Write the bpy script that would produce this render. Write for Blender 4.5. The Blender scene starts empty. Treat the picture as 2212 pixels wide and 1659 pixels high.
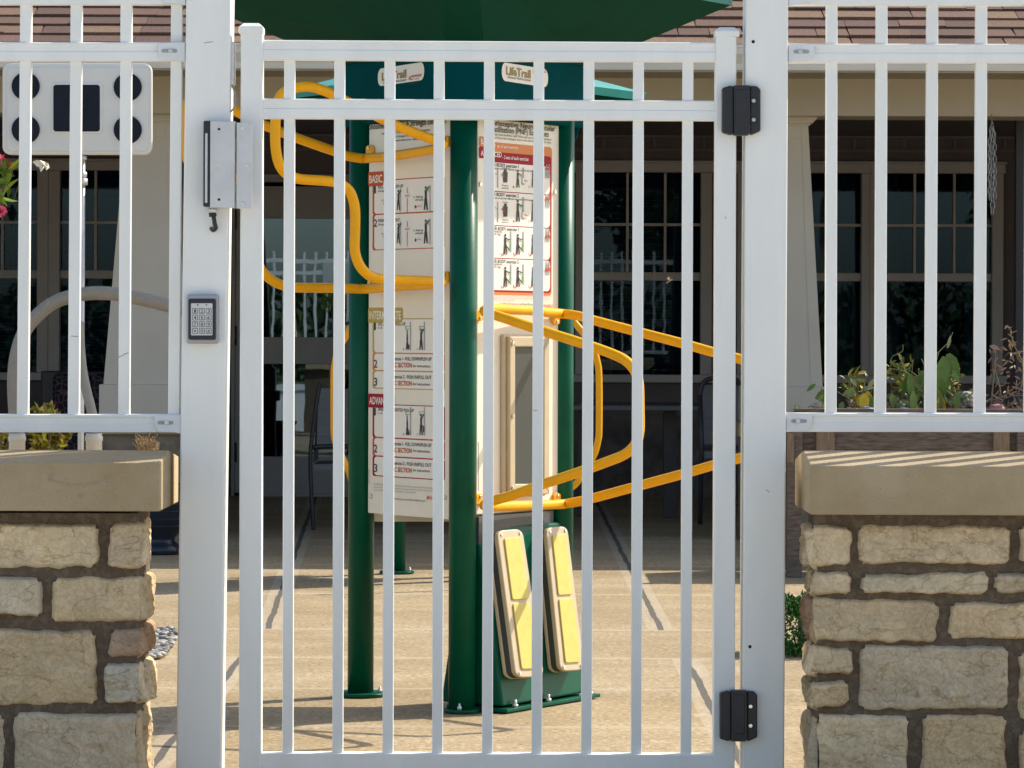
import bpy, math, random
from mathutils import Vector, Matrix, noise
random.seed(7)
R = math.radians
S = bpy.context.scene
C = S.collection
# ------------------------------------------------------------------ camera
CAMZ = 1.04; F = 7373.0; CX, CY = 1106.0, 720.0; ROLL = R(0.2)
cr, sr = math.cos(ROLL), math.sin(ROLL)
cam_d = bpy.data.cameras.new('camera'); cam = bpy.data.objects.new('camera', cam_d); C.objects.link(cam)
cam_d.sensor_width = 36; cam_d.lens = 120; cam_d.shift_y = -(829.5-720)/2212; cam_d.clip_end = 2000
cam.matrix_world = Matrix(((cr, -sr, 0, 0), (0, 0, -1, 0), (sr, cr, 0, CAMZ), (0, 0, 0, 1)))
S.camera = cam
# ------------------------------------------------------------------ light
AZ, EL = R(33), R(42)
W = bpy.data.worlds.new('World'); S.world = W; W.use_nodes = True
nt = W.node_tree; bg = nt.nodes['Background']
sky = nt.nodes.new('ShaderNodeTexSky'); sky.sky_type = 'NISHITA'; sky.sun_disc = False
sky.sun_elevation = EL; sky.sun_rotation = R(90)-AZ; sky.dust_density = 2.0; sky.air_density = 1.0
nt.links.new(sky.outputs[0], bg.inputs[0]); bg.inputs[1].default_value = 0.15
sd = bpy.data.lights.new('sun', 'SUN'); sd.energy = 4.3; sd.angle = R(0.5); sd.color = (1.0, 0.93, 0.80)
so = bpy.data.objects.new('sun', sd); C.objects.link(so)
so.rotation_euler = Vector((-math.cos(AZ)*math.cos(EL), -math.sin(AZ)*math.cos(EL), -math.sin(EL))).to_track_quat('-Z', 'Y').to_euler()
S.view_settings.view_transform = 'Standard'; S.view_settings.look = 'None'; S.view_settings.gamma = 1
S.view_settings.exposure = 0.5
S.cycles.max_bounces = 8; S.cycles.transparent_max_bounces = 12
try: S.cycles.use_denoising = True
except Exception: pass

# ------------------------------------------------------------------ helpers
def ray(x, y):
    dx, up = x-CX, CY-y
    return (dx*cr-up*sr)/F, (dx*sr+up*cr)/F
def P(x, y, Y):
    a, b = ray(x, y); return Vector((a*Y, Y, CAMZ+b*Y))
def GP(x, y):                       # pixel on the ground
    a, b = ray(x, y); Y = -CAMZ/b; return Vector((a*Y, Y, 0))
def onplane(x, y, p0, n):
    a, b = ray(x, y); d = Vector((a, 1, b)); o = Vector((0, 0, CAMZ))
    return o + d*((p0-o).dot(n)/d.dot(n))
class MB:
    def __init__(s): s.v=[]; s.f=[]; s.m=[]; s.s=[]; s.c=[]; s.mi=0; s.col=(1,1,1)
    def add(s, vs, fs, smooth=False):
        b = len(s.v); s.v += [Vector(v) for v in vs]
        for f in fs: s.f.append([b+i for i in f]); s.m.append(s.mi); s.s.append(smooth); s.c.append(s.col)
        return s
    def box(s, x0, x1, y0, y1, z0, z1):
        return s.add([(x0,y0,z0),(x1,y0,z0),(x1,y1,z0),(x0,y1,z0),(x0,y0,z1),(x1,y0,z1),(x1,y1,z1),(x0,y1,z1)],
            [(0,3,2,1),(4,5,6,7),(0,1,5,4),(1,2,6,5),(2,3,7,6),(3,0,4,7)])
    def hexa(s, p):                 # 8 corner points, order as box
        return s.add(p, [(0,3,2,1),(4,5,6,7),(0,1,5,4),(1,2,6,5),(2,3,7,6),(3,0,4,7)])
    def prism(s, pts, off, smooth=False):        # closed polygon pts (3D) swept by off
        n = len(pts); off = Vector(off); a=[Vector(p) for p in pts]
        s.add(a+[p+off for p in a], [])
        b = len(s.v)-2*n
        def F_(f, sm): s.f.append([b+i for i in f]); s.m.append(s.mi); s.s.append(sm); s.c.append(s.col)
        F_(list(range(n))[::-1], False); F_([n+i for i in range(n)], False)
        for i in range(n): j=(i+1)%n; F_([i, j, n+j, n+i], smooth)
        return s
    def tube(s, pts, r, n=12, closed=False, caps=True, rf=None):
        pts=[Vector(p) for p in pts]; N=len(pts); rings=[]; up=None
        for i,p in enumerate(pts):
            if closed: t=(pts[(i+1)%N]-pts[i-1])
            else: t=(pts[min(i+1,N-1)]-pts[max(i-1,0)])
            if t.length<1e-9: t=Vector((0,0,1))
            t.normalize()
            if up is None:
                up = Vector((0,0,1)) if abs(t.z)<.9 else Vector((0,1,0))
            up = up - t*up.dot(t)
            if up.length<1e-6: up=t.orthogonal()
            up.normalize(); w=t.cross(up)
            rr = r if rf is None else rf(i/(N-1))
            rings.append([p+(up*math.cos(2*math.pi*k/n)+w*math.sin(2*math.pi*k/n))*rr for k in range(n)])
        b=len(s.v); s.v += [v for rg in rings for v in rg]
        def F_(f, sm=True): s.f.append([b+i for i in f]); s.m.append(s.mi); s.s.append(sm); s.c.append(s.col)
        M = N if closed else N-1
        for i in range(M):
            j=(i+1)%N
            for k in range(n): l=(k+1)%n; F_([i*n+k, i*n+l, j*n+l, j*n+k])
        if caps and not closed:
            F_(list(range(n))[::-1], False); F_([(N-1)*n+k for k in range(n)], False)
        return s
    def cyl(s, p0, p1, r, n=20, r1=None):
        r1 = r if r1 is None else r1
        return s.tube([p0, p1], r, n, rf=lambda t: r+(r1-r)*t)
    def lathe(s, prof, c, n=28):    # prof [(r,z)], vertical axis at c
        vs=[]; fs=[]
        for r,z in prof:
            for k in range(n): a=2*math.pi*k/n; vs.append((c[0]+r*math.cos(a), c[1]+r*math.sin(a), c[2]+z))
        for i in range(len(prof)-1):
            for k in range(n): l=(k+1)%n; fs.append((i*n+k,i*n+l,(i+1)*n+l,(i+1)*n+k))
        return s.add(vs, fs, True)
    def ball(s, c, rx, ry, rz, n=10, jit=0, seed=0):
        vs=[]; fs=[]; m=n//2+1
        for i in range(m+1):
            th=math.pi*i/m
            for k in range(n):
                a=2*math.pi*k/n; d=Vector((math.sin(th)*math.cos(a), math.sin(th)*math.sin(a), math.cos(th)))
                q=1+jit*noise.noise(d*1.5+Vector((seed*3.1,seed*1.7,seed)))
                vs.append((c[0]+d.x*rx*q, c[1]+d.y*ry*q, c[2]+d.z*rz*q))
        for i in range(m):
            for k in range(n): l=(k+1)%n; fs.append((i*n+k,(i+1)*n+k,(i+1)*n+l,i*n+l))
        return s.add(vs, fs, True)
    def build(s, name, mats, parent=None, bevel=0, seg=2):
        me = bpy.data.meshes.new(name)
        off = Vector((0,0,0))
        q = parent
        while q is not None: off += q.location; q = q.parent
        me.from_pydata([tuple(v-off) for v in s.v], [], s.f)
        if not isinstance(mats, (list,tuple)): mats=[mats]
        for m in mats: me.materials.append(m)
        me.polygons.foreach_set('material_index', s.m)
        me.polygons.foreach_set('use_smooth', s.s)
        if any(c!=(1,1,1) for c in s.c):
            at = me.color_attributes.new('Col', 'FLOAT_COLOR', 'CORNER'); buf=[]
            for p, c in zip(me.polygons, s.c): buf += [c[0],c[1],c[2],1.0]*p.loop_total
            at.data.foreach_set('color', buf)
        me.update()
        o = bpy.data.objects.new(name, me); C.objects.link(o)
        if parent is not None: o.parent = parent
        if bevel:
            b = o.modifiers.new('bevel','BEVEL'); b.width=bevel; b.segments=seg; b.limit_method='ANGLE'; b.angle_limit=R(40); b.harden_normals=False
        return o
def tag(o, label=None, cat=None, group=None, kind=None):
    if label: o['label']=label
    if cat: o['category']=cat
    if group: o['group']=group
    if kind: o['kind']=kind
    return o
def thing(name, loc, label, cat, group=None):
    o = bpy.data.objects.new(name, None); C.objects.link(o); o.location = loc; o.empty_display_size=.05
    return tag(o, label, cat, group)
def smooth_path(pts, closed=False, sub=6):
    pts=[Vector(p) for p in pts]; N=len(pts); out=[]
    for i in range(N if closed else N-1):
        if closed: a,b,c,d=pts[i-1],pts[i],pts[(i+1)%N],pts[(i+2)%N]
        else: a,b,c,d=pts[max(i-1,0)],pts[i],pts[i+1],pts[min(i+2,N-1)]
        for k in range(sub):
            t=k/sub
            out.append(.5*((2*b)+(c-a)*t+(2*a-5*b+4*c-d)*t*t+(3*b-a-3*c+d)*t**3))
    if not closed: out.append(pts[-1])
    return out

# ------------------------------------------------------------------ materials
def mat(name, col, rough=.5, metal=0, var=0, vscale=6, stretch=(1,1,1), bump=0, bscale=200, col2=None, attr=False, spec=.5, coat=0, rvar=0):
    m=bpy.data.materials.new(name); m.use_nodes=True; t=m.node_tree; N=t.nodes; L=t.links
    b=N['Principled BSDF']; b.inputs['Roughness'].default_value=rough; b.inputs['Metallic'].default_value=metal
    b.inputs['Specular IOR Level'].default_value=spec; b.inputs['Coat Weight'].default_value=coat
    c4=(*col,1); b.inputs['Base Color'].default_value=c4
    tc=N.new('ShaderNodeTexCoord'); mp=N.new('ShaderNodeMapping'); mp.inputs['Scale'].default_value=stretch
    L.new(tc.outputs['Object'], mp.inputs[0])
    src=None
    if attr:
        a=N.new('ShaderNodeAttribute'); a.attribute_name='Col'; src=a.outputs['Color']
    if var or col2:
        n=N.new('ShaderNodeTexNoise'); n.inputs['Scale'].default_value=vscale; n.inputs['Detail'].default_value=6; n.inputs['Roughness'].default_value=.6
        L.new(mp.outputs[0], n.inputs[0])
        rp=N.new('ShaderNodeValToRGB'); rp.color_ramp.elements[0].position=.35; rp.color_ramp.elements[1].position=.65
        if col2:
            rp.color_ramp.elements[0].color=c4; rp.color_ramp.elements[1].color=(*col2,1)
        else:
            rp.color_ramp.elements[0].color=(*[c*(1-var) for c in (col if not attr else (1,1,1))],1)
            rp.color_ramp.elements[1].color=(*[min(1,c*(1+var)) for c in (col if not attr else (1,1,1))],1)
        L.new(n.outputs[0], rp.inputs[0])
        if src:
            mx=N.new('ShaderNodeMix'); mx.data_type='RGBA'; mx.blend_type='MULTIPLY'; mx.inputs[0].default_value=1
            L.new(src, mx.inputs[6]); L.new(rp.outputs[0], mx.inputs[7]); src=mx.outputs[2]
        else: src=rp.outputs[0]
        if rvar:
            mr=N.new('ShaderNodeMapRange'); mr.inputs['To Min'].default_value=rough-rvar; mr.inputs['To Max'].default_value=rough+rvar
            L.new(n.outputs[0], mr.inputs[0]); L.new(mr.outputs[0], b.inputs['Roughness'])
    if src: L.new(src, b.inputs['Base Color'])
    if bump:
        n2=N.new('ShaderNodeTexNoise'); n2.inputs['Scale'].default_value=bscale; n2.inputs['Detail'].default_value=5
        L.new(mp.outputs[0], n2.inputs[0])
        bp=N.new('ShaderNodeBump'); bp.inputs['Strength'].default_value=bump; bp.inputs['Distance'].default_value=.004
        L.new(n2.outputs[0], bp.inputs['Height']); L.new(bp.outputs[0], b.inputs['Normal'])
    return m
WHITE=mat('white powder coat',(.835,.84,.805),.42,var=.035,vscale=4,stretch=(3,3,.6),bump=.12,bscale=700)
ALU=mat('brushed aluminium',(.62,.62,.63),.38,.55,var=.06,vscale=20,bump=.05)
STEEL=mat('bright steel',(.7,.7,.68),.25,1)
BLACKP=mat('black plastic',(.016,.017,.022),.42,var=.15,vscale=40,bump=.1,bscale=500)
DARKHOLE=mat('dark hole',(.01,.01,.012),.8)
GREEN=mat('green enamel',(.001,.082,.044),.34,spec=.16,var=.12,vscale=9,rvar=.05,bump=.03,bscale=60)
TEALP=mat('teal enamel plate',(.001,.060,.066),.8,spec=.02,var=.1,vscale=5)
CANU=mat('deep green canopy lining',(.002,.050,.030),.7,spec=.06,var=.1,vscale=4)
TEALR=mat('teal roof enamel',(.012,.20,.19),.35,var=.15,vscale=5)
TEALL=mat('pale teal roof enamel',(.06,.36,.32),.35,var=.15,vscale=5)
YEL=mat('yellow enamel',(.90,.42,.006),.36,var=.05,vscale=15,spec=.22)
CREAM=mat('cream panel',(.86,.79,.64),.45,var=.04,vscale=4)
BEIGE=mat('beige plastic',(.56,.46,.30),.45,var=.04,vscale=20)
PADY=mat('yellow rubber insert',(.66,.54,.12),.55,var=.06,vscale=30,bump=.2,bscale=900)
RUB=mat('dark rubber',(.05,.055,.05),.7)
CAPM=mat('cast stone cap',(.34,.25,.135),.85,var=.13,vscale=5,bump=.5,bscale=160,col2=(.43,.335,.205))
STONE=mat('split face stone',(1,1,1),.9,attr=True,var=.22,vscale=11,bump=1.0,bscale=130,spec=.25)
MORT=mat('brown mortar',(.135,.10,.068),.95,var=.2,vscale=60,bump=.7,bscale=180)
SHING=mat('asphalt shingle',(1,1,1),.95,attr=True,var=.42,vscale=95,bump=.5,bscale=200)
TRIMW=mat('white gutter paint',(.74,.73,.68),.5,var=.04,vscale=2)
TAUPE=mat('taupe beam paint',(.50,.445,.345),.6,var=.03,vscale=3)
COLM=mat('column paint',(.60,.54,.44),.55,var=.03,vscale=4)
WALLM=mat('dark wall siding',(.125,.10,.10),.75,var=.12,vscale=3,bump=.2,bscale=60)
FRAMEM=mat('window frame taupe',(.46,.42,.40),.5,var=.05,vscale=6)
DOORM=mat('door frame bronze grey',(.34,.32,.31),.45,var=.05,vscale=6)
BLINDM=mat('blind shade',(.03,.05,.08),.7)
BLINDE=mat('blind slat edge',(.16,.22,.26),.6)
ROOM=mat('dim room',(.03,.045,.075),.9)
WOODD=mat('weathered dark wood',(.10,.07,.052),.8,stretch=(2,14,14),var=.35,vscale=9,bump=.5,bscale=30,col2=(.22,.165,.13))
WOODL=mat('tan wood',(.19,.13,.08),.75,stretch=(14,14,2),vscale=8,bump=.4,bscale=30,col2=(.30,.215,.14))
HOSE=mat('grey ribbed hose',(.29,.275,.245),.6,var=.06,vscale=20)
PVC=mat('white pvc pipe',(.66,.63,.56),.4,var=.05,vscale=10)
BOARD=mat('off white play board',(.66,.66,.63),.45,var=.03,vscale=5,bump=.05)
NAVY=mat('navy pad',(.006,.011,.022),.6,spec=.2,var=.1,vscale=30,bump=.2,bscale=600)
SLING=mat('grey chair sling',(.17,.17,.18),.7,stretch=(1,1,40),var=.3,vscale=10)
DKMET=mat('dark chair metal',(.035,.035,.04),.4)
SOIL=mat('soil',(.05,.035,.025),.95,bump=1,bscale=60)
LEAF=mat('leaf',(1,1,1),.6,spec=.25,attr=True,var=.2,vscale=50)
STEMM=mat('stem',(1,1,1),.7,attr=True,var=.1,vscale=50)
PEB=mat('pebble',(1,1,1),.6,attr=True,var=.15,vscale=60,bump=.2)
POTM=mat('navy glazed pot',(.02,.028,.045),.28,var=.1,vscale=10)
INK=mat('black ink',(.02,.02,.022),.5)
INKR=mat('red ink',(.36,.008,.028),.6,spec=.2); INKO=mat('orange ink',(.54,.10,.02),.6,spec=.2); INKY=mat('olive ink',(.50,.36,.05),.5)
INKG=mat('grey ink',(.35,.36,.37),.5); INKGR=mat('green ink',(.15,.42,.12),.5); INKW=mat('white ink',(.88,.83,.72),.5)
INKGOLD=mat('gold ink',(.33,.22,.06),.5); INKRED=mat('bright red ink',(.62,.05,.02),.5); INKORB=mat('orange band ink',(.68,.20,.03),.5)
INKM=[INK,INKR,INKO,INKY,INKG,INKGR,INKW,INKGOLD,INKRED,INKORB]
K,RD,OR,YL,GY,GN,WH,GD,BR,OB=range(10)
def crevice_shade(m,scale,dist,width,dark,st=(1,1,1)):  # multiplies dark crevice shade and faint highlight rims into the base colour
    t=m.node_tree; N=t.nodes; L=t.links; b=N['Principled BSDF']; lk=b.inputs['Base Color'].links[0]; src=lk.from_socket
    tc=N.new('ShaderNodeTexCoord'); mp=N.new('ShaderNodeMapping'); mp.inputs['Scale'].default_value=st; L.new(tc.outputs['Object'],mp.inputs[0])
    n=N.new('ShaderNodeTexNoise'); n.inputs['Scale'].default_value=scale; n.inputs['Detail'].default_value=5; n.inputs['Distortion'].default_value=dist; L.new(mp.outputs[0],n.inputs[0])
    r=N.new('ShaderNodeValToRGB'); e=r.color_ramp.elements; e[0].position=.5-width; e[0].color=(1,1,1,1); e[1].position=.5; e[1].color=(*dark,1); e2=e.new(.5+width*.6); e2.color=(1.04,1.04,1.04,1)
    L.new(n.outputs[0],r.inputs[0]); mx=N.new('ShaderNodeMix'); mx.data_type='RGBA'; mx.blend_type='MULTIPLY'; mx.inputs[0].default_value=1
    L.new(src,mx.inputs[6]); L.new(r.outputs[0],mx.inputs[7]); L.new(mx.outputs[2],b.inputs['Base Color'])
crevice_shade(STONE,7,.5,.016,(.72,.66,.58),(1,1,1.8)); crevice_shade(STONE,60,.2,.09,(.86,.83,.78)); crevice_shade(MORT,60,.2,.05,(.7,.68,.65))
# window glass: clear pane with a fresnel mirror
def glassmat(name, ior, tint):
    m=bpy.data.materials.new(name); m.use_nodes=True; t=m.node_tree; N=t.nodes; L=t.links
    for n in list(N):
        if n.type!='OUTPUT_MATERIAL': N.remove(n)
    out=[n for n in N if n.type=='OUTPUT_MATERIAL'][0]
    tr=N.new('ShaderNodeBsdfTransparent'); tr.inputs[0].default_value=(*tint,1)
    gl=N.new('ShaderNodeBsdfGlossy'); gl.inputs['Roughness'].default_value=.01; gl.inputs[0].default_value=(.62,.84,1,1)
    fr=N.new('ShaderNodeFresnel'); fr.inputs[0].default_value=ior
    nz=N.new('ShaderNodeTexNoise'); nz.inputs['Scale'].default_value=3.0; tc=N.new('ShaderNodeTexCoord'); L.new(tc.outputs['Object'],nz.inputs[0])
    bp=N.new('ShaderNodeBump'); bp.inputs['Strength'].default_value=.02; bp.inputs['Distance'].default_value=.01
    L.new(nz.outputs[0],bp.inputs['Height']); L.new(bp.outputs[0],gl.inputs['Normal'])
    mx=N.new('ShaderNodeMixShader'); L.new(fr.outputs[0],mx.inputs[0]); L.new(tr.outputs[0],mx.inputs[1]); L.new(gl.outputs[0],mx.inputs[2])
    L.new(mx.outputs[0],out.inputs[0]); return m
GLASS=glassmat('window glass',1.40,(.5,.6,.68)); DGLASS=glassmat('door glass',2.3,(.35,.38,.4)); BGLASS=glassmat('board cover glass',1.5,(.8,.82,.8))

# ground material with tooled joints
def ground_mat():
    m=bpy.data.materials.new('broomed concrete'); m.use_nodes=True; t=m.node_tree; N=t.nodes; L=t.links; b=N['Principled BSDF']
    geo=N.new('ShaderNodeNewGeometry'); sep=N.new('ShaderNodeSeparateXYZ'); L.new(geo.outputs['Position'],sep.inputs[0])
    def mth(op,a,bv=None,cv=None):
        n=N.new('ShaderNodeMath'); n.operation=op
        for i,v in enumerate((a,bv,cv)):
            if v is None: continue
            if isinstance(v,(int,float)): n.inputs[i].default_value=v
            else: L.new(v,n.inputs[i])
        return n.outputs[0]
    def nz(scale,st,det=6,rough=.6):
        mp=N.new('ShaderNodeMapping'); mp.inputs['Scale'].default_value=st; L.new(geo.outputs['Position'],mp.inputs[0])
        n=N.new('ShaderNodeTexNoise'); n.inputs['Scale'].default_value=scale; n.inputs['Detail'].default_value=det; n.inputs['Roughness'].default_value=rough
        L.new(mp.outputs[0],n.inputs[0]); return n.outputs[0]
    def ramp(f,a,ca,bb,cb):
        r=N.new('ShaderNodeValToRGB'); r.color_ramp.elements[0].position=a; r.color_ramp.elements[1].position=bb
        r.color_ramp.elements[0].color=(*ca,1); r.color_ramp.elements[1].color=(*cb,1); L.new(f,r.inputs[0]); return r.outputs[0]
    def mix(f,a,c,mode='MIX'):
        n=N.new('ShaderNodeMix'); n.data_type='RGBA'; n.blend_type=mode
        if isinstance(f,(int,float)): n.inputs[0].default_value=f
        else: L.new(f,n.inputs[0])
        for i,v in ((6,a),(7,c)):
            if isinstance(v,tuple): n.inputs[i].default_value=(*v,1)
            else: L.new(v,n.inputs[i])
        return n.outputs[2]
    big=nz(.9,(1,1,1)); br=nz(1,(7,75,1),9,.8); gr=nz(80,(.7,1.5,1),5,.85)
    base=ramp(big,.35,(.44,.34,.205),.68,(.52,.42,.285))
    base=mix(1,base,ramp(br,.38,(.70,.67,.61),.62,(1.12,1.12,1.10)),'MULTIPLY')
    base=mix(1,base,ramp(nz(.8,(1.6,3,1),4,.7),.42,(.88,.85,.80),.6,(1.04,1.04,1.03)),'MULTIPLY')
    base=mix(1,base,ramp(gr,.44,(.50,.47,.41),.56,(1.18,1.18,1.16)),'MULTIPLY')
    x=sep.outputs[0]; y=sep.outputs[1]
    wob=mth('MULTIPLY',mth('SUBTRACT',nz(2.0,(1,1,1)),.5),.03)
    band=None; groove=None
    def acc(cur,v): return v if cur is None else mth('MAXIMUM',cur,v)
    for Yj,w in ((13.6,.030),(11.98,.028),(10.93,.026),(9.98,.022),(9.02,.020),(8.1,.02),(17.1,.03),(15.3,.03)):
        d=mth('ABSOLUTE',mth('ADD',mth('SUBTRACT',y,Yj),mth('MULTIPLY',wob,.3)))
        band=acc(band,mth('LESS_THAN',d,w)); groove=acc(groove,mth('LESS_THAN',d,.007))
    vb=None; vg=None
    for (X0,Ya,Yb,k) in ((.527,11.98,40,0),(.56,2,10.93,0),(-.855,11.98,40,-.04),(-.86,2,10.93,0),(3.5,2,40,0),(-4,2,40,0)):
        xx=mth('SUBTRACT',mth('SUBTRACT',x,X0),mth('MULTIPLY',mth('SUBTRACT',y,12),k))
        d=mth('ABSOLUTE',mth('ADD',xx,wob))
        rng=mth('MULTIPLY',mth('GREATER_THAN',y,Ya),mth('LESS_THAN',y,Yb))
        vb=acc(vb,mth('MULTIPLY',rng,mth('LESS_THAN',mth('ABSOLUTE',xx),.046))); vg=acc(vg,mth('MULTIPLY',rng,mth('LESS_THAN',d,.011)))
    col=mix(mth('MULTIPLY',band,.48),base,(.54,.45,.32))
    col=mix(mth('MULTIPLY',vb,.6),col,mix(.4,(.50,.44,.34),base))
    col=mix(mth('MULTIPLY',groove,.45),col,(.30,.22,.14))
    col=mix(mth('MULTIPLY',vg,.9),col,(.07,.065,.06))
    # a few stains
    L.new(col,b.inputs['Base Color']); b.inputs['Roughness'].default_value=.9
    bp=N.new('ShaderNodeBump'); bp.inputs['Strength'].default_value=.6; bp.inputs['Distance'].default_value=.006
    L.new(mth('SUBTRACT',mth('ADD',br,mth('MULTIPLY',gr,.5)),mth('MULTIPLY',vg,3)),bp.inputs['Height']); L.new(bp.outputs[0],b.inputs['Normal'])
    return m
GRASS=mat('lawn',(.05,.075,.02),.9,vscale=1.2,col2=(.085,.10,.035))
tag(MB().add([(-300,-300,-.05),(300,-300,-.05),(300,300,-.05),(-300,300,-.05)],[(0,1,2,3)]).build('ground',GRASS),kind='structure')
tag(MB().box(-12,12,7.1,22.5,-.3,0).build('patio',ground_mat()),kind='structure')
tag(MB().box(-40,40,-26,6.5,-.2,-.02).build('bounce_ground',mat('pale bounce concrete',(.62,.57,.49),.9,var=.1,vscale=2)),kind='structure')  # unseen pale concrete, added to bounce fill light onto the gate front

# ------------------------------------------------------------------ text
_fc={}
def text_geo(s, bold=0.0):
    key=(s,bold)
    if key in _fc: return _fc[key]
    cu=bpy.data.curves.new('t','FONT'); cu.body=s; cu.size=1; cu.offset=bold; cu.resolution_u=3
    ob=bpy.data.objects.new('t',cu); C.objects.link(ob)
    dg=bpy.context.evaluated_depsgraph_get(); me=bpy.data.meshes.new_from_object(ob.evaluated_get(dg))
    vs=[v.co.copy() for v in me.vertices]; fs=[list(p.vertices) for p in me.polygons]
    bpy.data.objects.remove(ob); bpy.data.curves.remove(cu); bpy.data.meshes.remove(me)
    x0=min(v.x for v in vs); x1=max(v.x for v in vs)
    _fc[key]=(vs,fs,x0,x1); return _fc[key]
class Sheet:
    """flat printing on a plane: p0, normal n (toward viewer), lift"""
    def __init__(s,p0,n,lift=.0006): s.p0=Vector(p0); s.n=Vector(n).normalized(); s.mb=MB(); s.lift=lift; s.r=Vector((0,0,1)).cross(s.n).normalized(); s.u=s.n.cross(s.r)
    def pt(s,x,y,k=1): return onplane(x,y,s.p0,s.n)+s.n*s.lift*k
    def text(s,t,x0,x1,y,cap,mi,bold=.012,k=3,fit=True):
        vs,fs,a,b=text_geo(t,bold); A=s.pt(x0,y,k); B=onplane(x1,y,s.p0,s.n)
        wd=(B-onplane(x0,y,s.p0,s.n)).dot(s.r); hh=(onplane(x0,y-cap,s.p0,s.n)-onplane(x0,y,s.p0,s.n)).dot(s.u)/.7
        sx=wd/(b-a) if fit else hh
        s.mb.mi=mi; s.mb.add([A+s.r*((v.x-a)*sx)+s.u*(v.y*hh) for v in vs],fs)
    def rect(s,x0,y0,x1,y1,mi,k=1,rad=0):
        A=s.pt(x0,y1,k); w=(onplane(x1,y1,s.p0,s.n)-onplane(x0,y1,s.p0,s.n)).dot(s.r); h=(onplane(x0,y0,s.p0,s.n)-onplane(x0,y1,s.p0,s.n)).dot(s.u)
        s._rr(A,w,h,mi,rad)
    def _rr(s,A,w,h,mi,rad):
        s.mb.mi=mi; pts=[]
        if rad<=0: pts=[(0,0),(w,0),(w,h),(0,h)]
        else:
            rad=min(rad,w/2.01,h/2.01)
            for cx,cy,a0 in ((w-rad,rad,-90),(w-rad,h-rad,0),(rad,h-rad,90),(rad,rad,180)):
                for q in range(6): a=R(a0+q*18); pts.append((cx+rad*math.cos(a),cy+rad*math.sin(a)))
        s.mb.add([A+s.r*p[0]+s.u*p[1] for p in pts],[list(range(len(pts)))])
    def poly(s,pts,mi,k=4):
        s.mb.mi=mi; s.mb.add([s.pt(x,y,k) for x,y in pts],[list(range(len(pts)))])
    def line(s,x0,y0,x1,y1,w,mi,k=4):
        d=Vector((x1-x0,y1-y0)); d.normalize(); nx,ny=-d.y*w/2,d.x*w/2
        s.poly([(x0+nx,y0+ny),(x0-nx,y0-ny),(x1-nx,y1-ny),(x1+nx,y1+ny)],mi,k)
    def person(s,x,y,h,mi=K,arm='up',k=4):      # standing figure: feet at y, height h px
        s.poly([(x+math.cos(a*.7854)*h*.045,y-h*.93+math.sin(a*.7854)*h*.07) for a in range(8)],mi,k)
        s.poly([(x-h*.045,y-h*.84),(x+h*.045,y-h*.84),(x+h*.04,y-h*.5),(x-h*.04,y-h*.5)],mi,k)
        s.poly([(x-h*.05,y-h*.5),(x+h*.02,y-h*.5),(x-h*.03,y),(x-h*.08,y)],mi,k+.3)
        s.poly([(x-h*.02,y-h*.5),(x+h*.05,y-h*.5),(x+h*.09,y),(x+h*.04,y)],mi,k+.6)
        if arm=='up': s.line(x+h*.03,y-h*.8,x+h*.14,y-h*.98,h*.05,mi,k+.8)
        elif arm=='fwd': s.line(x+h*.02,y-h*.78,x+h*.22,y-h*.7,h*.05,mi,k+.8)
        elif arm=='hang': s.line(x,y-h*.8,x,y-h*1.25,h*.05,mi,k+.8)

# ------------------------------------------------------------------ fence, posts, gate
GY_=7.6
def pbox(mb, x0, x1, y0, y1, Y, dep, shift=0):
    """box whose front face covers the picture rectangle at depth Y (shift: lean)"""
    a=P(x0,y1,Y); b=P(x1,y1,Y); c=P(x0,y0,Y); d=P(x1,y0,Y)
    x_0=(a.x+c.x)/2; x_1=(b.x+d.x)/2; z0=(a.z+b.z)/2; z1=(c.z+d.z)/2
    return mb.box(x_0,x_1,Y,Y+dep,z0,z1)
def lean_prism(mb,x0t,x1t,yt,x0b,x1b,yb,Y,dep):
    a,b,c,d=P(x0b,yb,Y),P(x1b,yb,Y),P(x1t,yt,Y),P(x0t,yt,Y); o=Vector((0,dep,0))
    return mb.hexa([a,b,b+o,a+o,d,c,c+o,d+o])
def rail(mb, xl, xr, yl0, yl1, yr0, yr1, Y, dep):
    """aluminium rail with a stepped face"""
    A,B,Cc,D=P(xl,yl0,Y),P(xl,yl1,Y),P(xr,yr0,Y),P(xr,yr1,Y)
    h=A.z-B.z
    prof=[(0.000,0.0),(0.002,.0),(0.002,.50),(.0035,.52),(.0035,.80),(.002,.83),(.002,.94),(.004,1.0),(dep,1.0),(dep,0)]
    prof=[(-.0000+p[0]-.002,p[1]) for p in prof]
    # lower half proud by 2 mm, small step at mid height
    prof=[(0,0),(0,.49),(.0028,.50),(.0028,.80),(.0008,.84),(.0008,.95),(.004,1.0),(dep,1.0),(dep,0)]
    pa=[Vector((A.x,Y+q,B.z+(A.z-B.z)*t)) for q,t in prof]
    pb=[Vector((Cc.x,Y+q,D.z+(Cc.z-D.z)*t)) for q,t in prof]
    n=len(prof); mb.add(pa+pb,[list(range(n))[::-1],[n+i for i in range(n)]]+[[i,(i+1)%n,n+(i+1)%n,n+i] for i in range(n)][::1])
    return mb
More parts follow.
